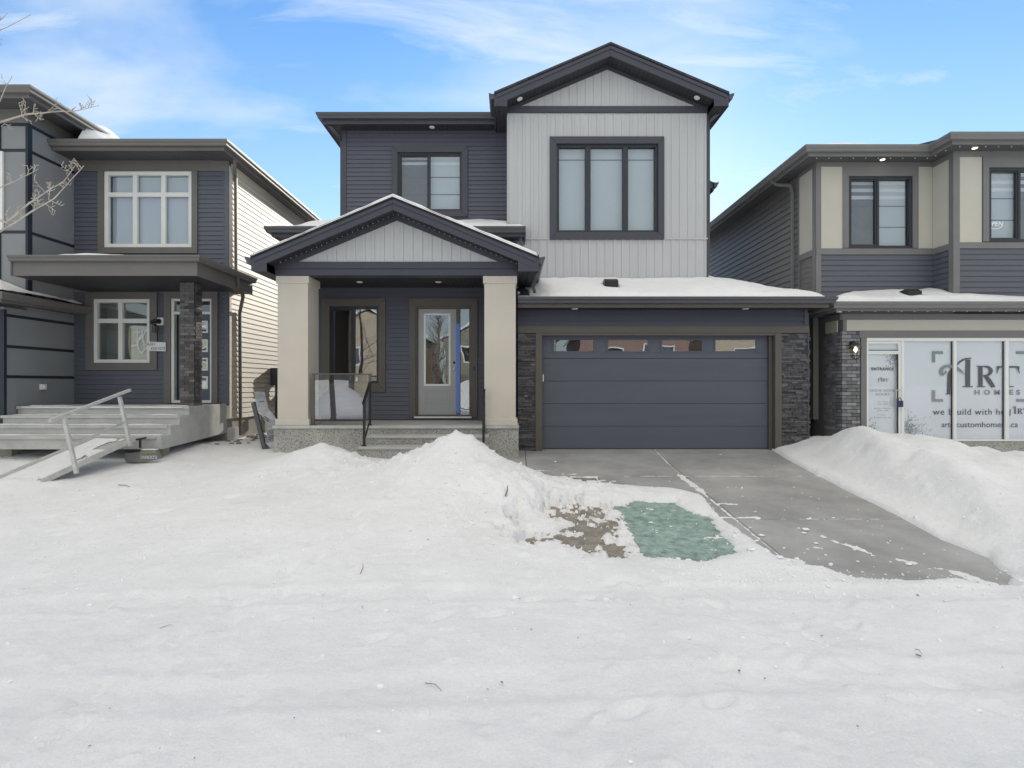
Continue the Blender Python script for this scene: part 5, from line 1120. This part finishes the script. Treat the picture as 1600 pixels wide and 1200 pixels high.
# ground floor
gl, gr = wx(1352.5, Y2), wx(1660, Y2); gt, gb = wz(528, Y2), wz(686.5, Y2)
m = MB(); backing(m, f2, RX+.03, RE, 1.0, 3.6, [(gl, gr, gb, gt)]); m.box(RX, RX+.05, Y2+.2, 13, .5, 3.5); m.build('lower_wall', M['rtrim'], Rh)
m = MB(); m.box(RX+.02, RE, Y2-.01, Y2+.12, .2, gb-.04); m.build('foundation', M['agg'], Rh)
m = MB(); m.box(wx(1314.5, Y2)-.0, RE, Y2-.03, Y2-.003, wz(500, Y2), 3.5); m.box(wx(1322, Y2)-.08, wx(1322, Y2)-.001, Y2-.03, Y2-.003, wz(517.5, Y2), wz(500, Y2)-.001); m.box(wx(1341, Y2), RE, Y2-.045, Y2-.003, gt+.001, wz(517, Y2)); m.box(wx(1343.5, Y2), gl-.001, Y2-.045, Y2-.003, gb-.05, gt)
m.box(RX-.03, RX-.002, Y2-.03, Y2+.66, wz(500, Y2), 3.5)
m.build('lower_trim', M['rtrim'], Rh, bevel=.004)
m = MB(); m.box(wx(1322, Y2), RE, Y2-.024, Y2-.003, wz(517, Y2)+.001, wz(500, Y2)-.001); m.build('stucco_panel', M['beige'], Rh); m = MB(); m.box(RX-.024, RX-.002, Y2+.10, Y2+.55, wz(520, 12.2), wz(502, 12.2)); m.build('stucco_panel', M['beige'], Rh)
# grey brick pier
m = MB(); m.m = 1; bt = wz(517.8, Y2); m.box(RX+.012, wx(1343, Y2)-.005, Y2-.02, Y2+.64, .5, bt); m.m = 0
z = .55; rn = random.Random(8); r_ = 0; bz = Y2-.035
while z < bt-.03:
    def course(a0, a1, f):
        a = a0-(.105 if r_ % 2 else 0)
        while a < a1-.005:
            p, q = max(a, a0), min(a+.21, a1)
            if q-p > .03: f(p+.005, q-.005, rn.uniform(-.003, .004))
            a += .21
    zt = min(z+.063, bt-.002); course(RX, wx(1343, Y2)-.006, lambda p, q, j: m.box(p, q, bz-j, bz+.05, z, zt)); course(bz+.052, 12.56, lambda p, q, j: m.box(RX-j-.002, RX+.05, p, q, z, zt)); z += .076; r_ += 1
m.build('brick_pier', [M['brick_g'], M['mortar']], Rh)
# storefront glazing
fm_ = MB(); Yf = Y2-.03; fr0, fr1 = Yf, Y2+.08; b_ = .055
fm_.box(gl, gr, fr0, fr1, gt-.07, gt); fm_.box(gl, gr, fr0, fr1, gb-.035, gb); fm_.box(gl, gl+.045, fr0, fr1, gb, gt-.071)
mull = [(1408.5, 1413), (1490.3, 1495), (1571, 1576.5), (1651, 1657)]
for a, b in mull: fm_.box(wx(a, Yf), wx(b, Yf), fr0, fr1, gb, gt-.071)
sf = fm_.build('window', M['white'], Rh, 'wide white framed storefront window', bevel=.004)
Yg = Y2+.02; xsn = [wx(1413, Yf), wx(1490.3, Yf), wx(1495, Yf), wx(1571, Yf), wx(1576.5, Yf), wx(1651, Yf)]
film = mat('frosted_film', (.76, .77, .80), .7, .05, .8, 0)
for i in range(3):
    a, b = xsn[2*i], xsn[2*i+1]; m = MB(); m.box(a, b, Yg, Yg+.006, gb, gt-.07); m.build('pane', M['shop_glass'], sf)
    m = MB(); m.box(a, b, Yg+.012, Yg+.016, gb, gt-.07); m.build('frosted_film', film, sf)
    m = MB(); m.box(b-.022, b-.001, Yg-.012, Yg-.002, gb, gt-.071); m.build('seal', M['navy_strip'], sf)
m = MB(); da, db = gl+.046, wx(1408.5, Yf); zt_ = wz(548, Y2)
m.box(da, db, Yf+.01, Y2+.06, zt_-.04, zt_); m.box(da, wx(1355.5, Yf), Yf+.012, Y2+.05, gb, zt_-.041); m.box(wx(1404, Yf)-.0, db-.002, Yf+.012, Y2+.05, gb, zt_-.041); m.box(wx(1355.5, Yf)+.001, wx(1404, Yf)-.001, Yf+.012, Y2+.05, zt_-.075, zt_-.041)
m.box(da, db, Yf+.01, Y2+.06, wz(537, Y2)-.0, wz(533.5, Y2)); m.box(wx(1404.5, Yf), db, Yf+.01, Y2+.06, zt_, wz(537, Y2))
sdoor = m.build('entrance_door', M['white'], Rh, bevel=.003)
for za, zb in ((gb, zt_-.075), (zt_, wz(537, Y2))):
    xa, xb = (wx(1355.5, Yf), wx(1404, Yf)) if za == gb else (da, wx(1404.5, Yf)); m = MB(); m.box(xa, xb, Yg, Yg+.006, za, zb); m.build('pane', M['shop_glass'], sdoor); m = MB(); m.box(xa, xb, Yg+.012, Yg+.016, za, zb); m.build('frosted_film', film, sdoor)
m = MB(); m.box(wx(1403.8, Yf)-.03, wx(1403.8, Yf), Yf+.0, Yf+.011, gb, zt_-.076); m.box(gl+.05, wx(1404, Yf), Yf+.002, Yf+.009, zt_+.002, zt_+.016); m.build('seal', M['navy_strip'], sdoor)
m = MB(); hx = wx(1401, Yf); m.tube([(hx, Yf+.01, wz(609, Y2)), (hx-.04, Yf-.05, wz(609.5, Y2)), (hx-.04, Yf-.05, wz(623, Y2)), (hx, Yf+.01, wz(623.5, Y2))], .009, 8); m.tube([(hx-.03, Yf-.045, wz(609.5, Y2)), (hx+.09, Yf-.03, wz(609, Y2))], .009, 8); m.build('door_handle', M['alu'], sdoor)
# glass lettering
k2 = mat('dark_grey_vinyl', (.10, .105, .115), .6, .02); t2 = mat('sage_vinyl', (.21, .275, .275), .6, .06, 20); lg = mat('light_grey_vinyl', (.28, .29, .30), .6, .02)
Q = lambda q: [(1340+a/6.154, 520+b/6.154) for a, b in q]; Yd = Yg-.003
def strokes(nm, items, mt, sc=1.0, org=None, Y=Yd, par=sf, d0=0):
    m = MB()
    for i, (pts, ws) in enumerate(items):
        pts = smoothpts(Q(pts), 8) if len(pts) > 2 else Q(pts); n_ = len(pts); ws = [ws]*2 if isinstance(ws, (int, float)) else ws
        wl = [np.interp(t/(n_-1), np.linspace(0, 1, len(ws)), ws)/6.154*Y/F*sc for t in range(n_)]
        if org: pts = [(org[0]+(x-1531)*sc, org[1]+(y-587)*sc) for x, y in pts]
        ribbon(m, pts, wl, Y, dy=.0007*(i+d0))
    m.build(nm, mt, par, recalc=False)
ART = [([(905,345),(884,400),(880,480),(876,588)], [6, 34, 32, 30]), ([(846,588),(908,588)], 8), ([(1063,258),(1060,400),(1061,518)], [44, 46, 44]), ([(1012,518),(1110,518)], 9), ([(1092,246),(1040,250),(990,275),(950,312)], [10, 14, 18, 10]),
       ([(1182,322),(1182,518)], [40, 40]), ([(1142,322),(1215,322)], 8), ([(1145,518),(1225,518)], 9), ([(1195,324),(1255,330),(1282,366),(1255,405),(1200,415)], [8, 22, 38, 22, 8]), ([(1225,410),(1262,455),(1305,520)], [26, 40, 34]), ([(1280,519),(1322,519)], 8),
       ([(1435,322),(1435,518)], [42, 42]), ([(1395,518),(1500,518)], 9), ([(1342,328),(1545,328)], 16), ([(1350,325),(1345,360),(1336,392)], [30, 12, 4]), ([(1540,325),(1545,360),(1553,392)], [30, 12, 4])]
SW = [([(832,392),(815,400),(802,380),(812,345),(850,322),(900,322),(950,340),(990,365),(1024,402)], [10, 26, 30, 28, 24, 28, 30, 20, 4]), ([(842,362),(846,380),(836,396)], [8, 18, 14])]
strokes('logo_letters', ART, k2); strokes('logo_swash', SW, t2, d0=17)
BR1 = [([(732,285),(732,178)], 30), ([(718,190),(822,190)], 26)]; BR2 = [([(732,552),(732,662)], 30), ([(718,650),(822,650)], 26)]
strokes('logo_bracket', BR1+[([(1530,190),(1640,190)], 26)], t2); strokes('logo_bracket', BR2+[([(1530,650),(1640,650)], 26)], lg)
m = MB(); tx = lambda s, a, b, base, size, **kw: text_mb(m, s, (wx(a, Yd)+wx(b, Yd))/2, wz(base, Yd), Yd, size, width=wx(b, Yd)-wx(a, Yd), **kw)
tx('HOM', 1523, 1562.5, 616.5, .145, space=1.9, bold=.004); tx('ES', 1577, 1594, 616.5, .145, space=1.6, bold=.004); m.build('homes_lettering', lg, sf, recalc=False)
m = MB(); tx('we b', 1458, 1489, 648, .19, space=1.1); tx('uild with he', 1496, 1570, 648, .19, space=1.1); tx('artc', 1471.5, 1489.5, 667.5, .17); tx('customhomes', 1494.5, 1569, 667.5, .17); tx('.ca', 1577, 1590.5, 667.5, .17); m.build('slogan_lettering', k2, sf, recalc=False)
strokes('small_logo', ART, k2, .26, (1591, 642)); 
m = MB(); tx = lambda s, a, b, base, size, **kw: text_mb(m, s, (wx(a, Yd)+wx(b, Yd))/2, wz(base, Yd), Yd, size, width=wx(b, Yd)-wx(a, Yd), **kw)
tx('ENTRANCE', 1361.5, 1396.5, 578.5, .085, bold=.003, space=1.2); m.build('entrance_lettering', k2, sdoor, recalc=False)
m = MB(); tx('SHOW HOME', 1359.5, 1398, 612, .075, space=1.2); tx('HOURS', 1368.5, 1389.5, 618, .075, space=1.2)
for s, a, b, y in (('Mon - Thurs', 1371, 1387, 628.5), ('3 PM - 8 PM', 1370.5, 1387.5, 632.5), ('Sat, Sun + Holidays', 1366, 1392, 638.8), ('12 PM - 5 PM', 1370, 1388, 642.8), ('Friday', 1375, 1383, 649), ('By appointment only', 1365.5, 1392, 653)): tx(s, a, b, y, .035)
m.build('hours_lettering', lg, sdoor, recalc=False); strokes('small_logo', ART, k2, .135, (1379.5, 593.5), par=sdoor); strokes('small_logo', SW, t2, .135, (1379.5, 593.5), par=sdoor, d0=17)
def leaves(par, cx, cy, rx_, ry_, n, sx, sy, seed):
    rn = random.Random(seed); m = MB()
    for i in range(n):
        u, v = abs(rn.gauss(0, .45)), abs(rn.gauss(0, .45)); px, py = cx+sx*u*rx_, cy+sy*v*ry_; a = rn.uniform(0, 3.14); r = rn.uniform(.008, .022)
        X, Z_ = wx(px, Yd), wz(py, Yd)
        if not (wx(1355.5 if par is sdoor else 1413, Yd) < X < wx(1403 if par is sdoor else 1489, Yd) and gb < Z_ < zt_): continue
        y = Yd-.0002*(i % 14)-.0004; pts = [(X+math.cos(a)*r, y, Z_+math.sin(a)*r), (X-math.sin(a)*r*.45, y, Z_+math.cos(a)*r*.45), (X-math.cos(a)*r, y, Z_-math.sin(a)*r), (X+math.sin(a)*r*.45, y, Z_-math.cos(a)*r*.45)]; m.quad(*pts)
    m.build('leaf_decal', t2, par, recalc=False)
leaves(sf, 1413, 684, 36, 34, 330, 1, -1, 1); leaves(sdoor, 1355, 684, 18, 30, 120, 1, -1, 2); leaves(sdoor, 1403, 553, 20, 22, 130, -1, 1, 3)
# lower eave
zl_ = eave(Rh, [(6.69, 27), (6.69, 11.5), (RE+.3, 11.5)], 3.69, over=.38, fm='rtrim', gm='rtrim', sm='rsoffit', fh=.10)
light_string(Rh, [(6.9, 11.62, zl_), (RE, 11.62, zl_)], .273, .013)
lrz = lambda X, Y: 3.67+.34*np.minimum(Y-11.5, X-6.69)
m = MB(); m.add([(6.69,11.5,3.66),(RE,11.5,3.66),(RE,12.5,4.0),(7.7,12.5,4.0),(6.69,27,3.66),(7.7,27,4.0)], [(0,1,2,3),(4,0,3,5)]); m.build('lower_roof', M['shing'], Rh)
def rth(X, Y):
    t = .11+.05*fbm(X, Y, 1.0, 3, 171)+.07*mound(X, Y, wx(1420, 12), 12.1, .22, .2, 1)+.05*mound(X, Y, 9.35, 12.3, .2, .3, 1)
    t = t*sst(-.03, .22, np.minimum(Y-11.46, X-6.66)+.03*fbm(X, Y, 4, 2, 172)); t = np.where(((X > UX) & (Y > Y1-.01)) | ((X > BX) & (Y > Y2-.01)), -.2, t); return t*np.where((np.abs(X-wx(1423, 11.95)) < .15) & (Y < 12.05) & (Y > 11.75), .05, 1)
roof_snow('snow_cover', Rh, (6.66, RE), (11.45, 14), lrz, rth, .035); roof_vent(Rh, 1423, 458, 11.93, 3.88)
# lantern
Ln = thing('wall_lantern', 'lit black cage lantern mounted on the grey brick pier of the right house', 'lantern', (wx(1331, Y2), Y2, wz(545, Y2)))
lx, ly = wx(1336, 11.72), 11.70; ztp, zbt = wz(541, ly), wz(560, ly)
m = MB(); m.box(wx(1325, Y2), wx(1331.5, Y2), Y2-.075, Y2-.041, wz(545.5, Y2), wz(533.5, Y2)); m.build('back_plate', M['black'], Ln, bevel=.006)
m = MB(); m.tube([(wx(1328, Y2), Y2-.075, wz(536.5, Y2)), (lx-.02, ly+.02, ztp+.11), (lx, ly, ztp+.05)], .018, 8); m.build('arm', M['black'], Ln)
m = MB(); m.tube([(lx, ly, ztp+.09), (lx, ly, ztp+.06), (lx, ly, ztp+.01), (lx, ly, ztp-.005)], [.03, .07, .115, .118], 18); m.build('shade', M['gutter'], Ln)
m = MB()
for q in range(6):
    a = q*math.pi/3+.3; c, s__ = math.cos(a), math.sin(a); m.tube([(lx+.10*c, ly+.10*s__, ztp), (lx+.098*c, ly+.098*s__, zbt+.05), (lx+.05*c, ly+.05*s__, zbt-.0), (lx, ly, zbt-.015)], .006, 5)
for zz, r in ((ztp-.05, .10), (zbt+.06, .098)): m.tube([(lx+r*math.cos(a), ly+r*math.sin(a), zz) for a in np.linspace(0, 2*math.pi, 20)], .005, 5, False)
m.build('cage', M['black'], Ln)
m = MB(); m.tube([(lx, ly, ztp), (lx, ly, zbt+.06), (lx, ly, zbt+.02)], [.07, .07, .045], 16); m.build('glass_jar', M['rail_glass'], Ln)
m = MB(); m.tube([(lx, ly, ztp-.02), (lx, ly, ztp-.05), (lx, ly, ztp-.09), (lx, ly, ztp-.12)], [.014, .028, .03, .01], 12); m.build('bulb', M['lit'], Ln, smooth=True)
# eave camera and lock box
Cm = thing('security_camera', 'small pale dome camera under the lower eave corner of the right house', 'camera', at(1311, 487, 11.6))
m = MB(); x, y, z = at(1311, 486.5, 11.62); m.tube([(x, y, zl_-.0), (x, y, zl_-.035)], [.055, .05], 14); m.build('housing', M['lens'], Cm); m = MB(); m.tube([(x, y, zl_-.036), (x, y-.01, zl_-.065), (x, y-.015, zl_-.08)], [.04, .036, .015], 14); m.build('dome', M['black'], Cm); m = MB(); m.tube([(x-.05, y, zl_-.02), (x-.13, y+.1, zl_-.06), (x-.15, y+.3, zl_-.02)], .008, 6); m.build('cable', M['black'], Cm)
m = MB(); x0, x1 = wx(1402.5, Yf-.08), wx(1411.5, Yf-.08); m.box(x0, x1, Yf-.085, Yf-.045, wz(636, Yf-.08), wz(626, Yf-.08)); lb = m.build('lock_box', mat('navy_lockbox', (.03, .04, .09), .5, .05), None, bevel=.008); tag(lb, 'navy lock box hanging from the handle of the storefront entrance door', 'lock box')
m = MB(); xc = (x0+x1)/2; m.tube([(xc-.035, Yf-.065, wz(626, Yf-.08)-.005), (xc-.035, Yf-.065, wz(623.5, Yf-.08)), (xc-.02, Yf-.065, wz(622.5, Yf-.08)+.01), (xc, Yf-.065, wz(622.5, Yf-.08)+.012), (xc+.025, Yf-.065, wz(624, Yf-.08)), (xc+.03, Yf-.065, wz(626, Yf-.08)-.005)], .009, 8); m.build('shackle', M['bronze'], lb)
# hose bib in the gap
m = MB(); m.tube([at(1268, 628, 12.8), at(1280, 628.5, 12.8), at(1285, 634, 12.7)], .012, 6); m.tube([at(1285, 626, 12.75), at(1285, 637, 12.75)], .03, 8); m.build('hose_bib', M['alu'], Rh)

# ------------------------------------------------------------------ frosted tree at the left edge
T = thing('bare_tree', 'bare young tree at the left edge with frost-covered twigs reaching into view', 'tree', (-5.75, 4.6, 0))
tx_, ty_ = -5.75, 4.6
rnt = random.Random(21)
m = MB(); m.tube([(tx_, ty_, -.1), (tx_+.03, ty_, 1.0), (tx_-.03, ty_+.02, 2.2), (tx_+.02, ty_, 3.4), (tx_, ty_, 4.6), (tx_+.1, ty_, 5.6)], [.11, .09, .075, .06, .04, .015], 10); m.build('trunk', M['bark'], T, smooth=True)
def branch(pts, r0, r1, twigs, Y=4.6, dY=.25, z0=None):
    P = [Vector(at(a, b, Y+dY*i/len(pts))) for i, (a, b) in enumerate(pts)]
    P = [Vector((tx_, ty_, z0))]+P; m = MB()
    # refine with slight kinks
    Q_ = [P[0]]
    for a, b in zip(P[:-1], P[1:]):
        for t in (.33, .66, 1): j = .012*(b-a).length if t < 1 else 0; Q_.append(a.lerp(b, t)+Vector((rnt.uniform(-j, j), rnt.uniform(-j, j), rnt.uniform(-j, j))))
    n_ = len(Q_); m.tube(Q_, [.72*(r0+(r1-r0)*(i/(n_-1))**.6) for i in range(n_)], 6)
    def twig(o, d, L_, r, dep):
        pts_ = [o]; p = o.copy(); dd = d.normalized(); k = 4
        for i in range(k): dd = (dd+Vector((rnt.uniform(-.3, .3), rnt.uniform(-.3, .3), rnt.uniform(-.2, .35)))).normalized(); p = p+dd*L_/k; pts_.append(p.copy())
        m.tube(pts_, [r, r*.85, r*.75, r*.6, r*.5], 5)
        for i in range(1, k+1):
            if dep and rnt.random() < .75: s_ = Vector((-dd.z, rnt.uniform(-.3, .3), dd.x)) * rnt.choice((-1, 1)); twig(pts_[i], dd*.5+s_*.8, L_*rnt.uniform(.25, .5), r*.75, dep-1)
            # knobbly buds of hoar frost
            m.tube([pts_[i]-dd*.006, pts_[i], pts_[i]+dd*.006], [r*.6, r*1.35, r*.6], 5)
    for i in range(twigs):
        t = rnt.uniform(.25, .98); k = t*(n_-1); a = int(k); o = Q_[a].lerp(Q_[min(a+1, n_-1)], k-a); d = Q_[min(a+1, n_-1)]-Q_[a]
        if d.length < 1e-4: continue
        d.normalize(); s_ = Vector((-d.z, rnt.uniform(-.6, .6), d.x)) * (1 if rnt.random() < .72 else -1)
        twig(o, d*.35+s_, rnt.uniform(.05, .17)*(1-.4*t), .0032, 1)
    m.build('branch', M['frost'], T)
branch([(-40, 205), (0, 191), (40, 179), (80, 175), (120, 173), (155, 165)], .022, .0035, 13, z0=3.2)
branch([(-40, 330), (10, 348), (45, 318), (75, 298), (100, 283), (118, 258)], .022, .004, 11, z0=2.9)
branch([(-60, 385), (0, 362), (50, 330), (85, 310), (105, 288), (131, 259)], .020, .004, 16, z0=2.7)
branch([(-40, 310), (0, 293), (30, 280), (60, 264)], .014, .0035, 5, z0=2.95)
branch([(-50, 90), (-10, 52), (20, 38), (48, 23)], .012, .0028, 2, z0=4.2)
branch([(-30, 175), (0, 158), (8, 138), (19, 119)], .010, .003, 2, z0=3.4)
branch([(-60, 60), (-20, 40), (0, 32), (12, 20)], .010, .003, 2, z0=4.3)
for k in range(7):
    a = k*.9; branch([(-200-k*20, 420-k*60), (-260+30*math.cos(a), 250-k*45), (-300+70*math.cos(a), 150-k*40)], .02, .004, 8, z0=2.4+.35*k)

# ------------------------------------------------------------------ the far side of the street, seen mirrored in the glass
def street_house(x, wdt, wallc, hgt, lab, roofc):
    h = thing('street_house', lab, 'house', (x, -19, 0)); y = -19
    m = MB(); m.box(x-wdt/2, x+wdt/2, y-9, y, -.2, hgt); m.pxz([(x-wdt/2, hgt), (x+wdt/2, hgt), (x, hgt+2.2)], y-9, y-.02); lap(m, (0, y, -1, 0), -(x+wdt/2), -(x-wdt/2), .5, hgt, pitch=.15); m.build('wall', wallc, h)
    m = MB(); 
    for s_ in (-1, 1): m.prism([(x+s_*(wdt/2+.4), y+.5, hgt-.15), (x, y+.5, hgt+2.35), (x, y+.5, hgt+2.55), (x+s_*(wdt/2+.4), y+.5, hgt+.05)], (0, -10, 0))
    m.build('roof', M['roof_snow'], h)
    m = MB(); m.box(x-wdt*.42, x-.2, y, y+.5, 0, 2.7); m.build('garage_block', M['brick_d'] if roofc else M['taupe'], h); m = MB(); m.box(x-wdt*.39, x-.5, y+.5, y+.54, .1, 2.3); m.build('garage_door', M['white'], h)
    for (a, b, c, d) in ((x-wdt*.35, x-wdt*.1, 3.6, 5.0), (x+wdt*.08, x+wdt*.35, 3.6, 5.0), (x+wdt*.1, x+wdt*.2, 1.1, 2.4), (x+wdt*.3, x+wdt*.42, 1.1, 2.4)):
        m = MB(); m.frame(a, b, c, d, .12, .12, .12, .12, y+.02, y+.08); wq = m.build('window', M['white'], h); m = MB(); m.box(a+.1, b-.1, y+.03, y+.04, c+.1, d-.1); m.build('pane', M['glass_dark'], wq); m = MB(); m.box(a+.1, b-.1, y+.022, y+.026, c+.1, d-.1); m.build('curtain', M['room'], wq)
red = mat('red_siding', (.30, .20, .17), .6, .06); tan = mat('tan_siding', (.52, .45, .34), .6, .06); olive = mat('olive_siding', (.26, .25, .19), .6, .06)
for i, (x, wd, c_, hh, lb_) in enumerate(((-22, 9, M['beige'], 5.6, 'beige house across the street, farthest left, mirrored in the glass'), (-11.5, 8.6, tan, 5.8, 'tan house across the street, mirrored in the porch window'), (-1, 8.8, olive, 5.7, 'olive house across the street, mirrored in the front door glass'), (9.5, 8.6, red, 5.6, 'red house across the street, mirrored in the garage door panes'), (20, 9, tan, 5.9, 'tan house across the street, farthest right behind the camera'))):
    street_house(x, wd, c_, hh, lb_, i % 2)
gx = np.arange(-14.5, -7.0, .12); gy = np.arange(-15.8, -10.4, .12); X, Y = np.meshgrid(gx, gy); Zm = -.02+mound(X, Y, -10.9, -13.2, 1.7, 1.3, 2.0, 1.0)+.15*fbm(X, Y, 1.5, 3, 181)*mound(X, Y, -10.9, -13.2, 2, 1.6, 1, 1); tag(gridmesh('snow_heap', X, Y, Zm, M['roof_snow']), kind='structure')
T2 = thing('street_tree', 'bare leafless tree across the street, mirrored in the front door glass', 'tree', (-4.2, -6.5, 0))
m = MB(); m.tube([(-4.2, -6.5, -.1), (-4.15, -6.5, 1.5), (-4.25, -6.45, 3), (-4.2, -6.5, 5), (-4.1, -6.5, 6.5)], [.16, .13, .10, .06, .02], 8); m.build('trunk', M['bark'], T2)
m = MB(); rnt = random.Random(4)
for i in range(46):
    z = rnt.uniform(1.3, 6); a = rnt.uniform(0, 6.28); L_ = rnt.uniform(.8, 2.2)*(1-z/9); p = Vector((-4.2, -6.5, z)); d = Vector((math.cos(a), math.sin(a), .8)).normalized(); pts_ = [p]; 
    for q in range(5): d = (d+Vector((rnt.uniform(-.2, .2), rnt.uniform(-.2, .2), rnt.uniform(-.05, .3)))).normalized(); p = p+d*L_/5; pts_.append(p.copy())
    m.tube(pts_, [.03, .024, .018, .013, .009, .005], 5)
    for q in range(1, 6):
        for _ in range(2):
            d2 = (d+Vector((rnt.uniform(-1, 1), rnt.uniform(-1, 1), rnt.uniform(-.3, .8)))).normalized(); m.tube([pts_[q], pts_[q]+d2*.25, pts_[q]+d2*.5+Vector((0, 0, .08))], [.009, .006, .003], 4)
m.build('branches', M['bark'], T2)
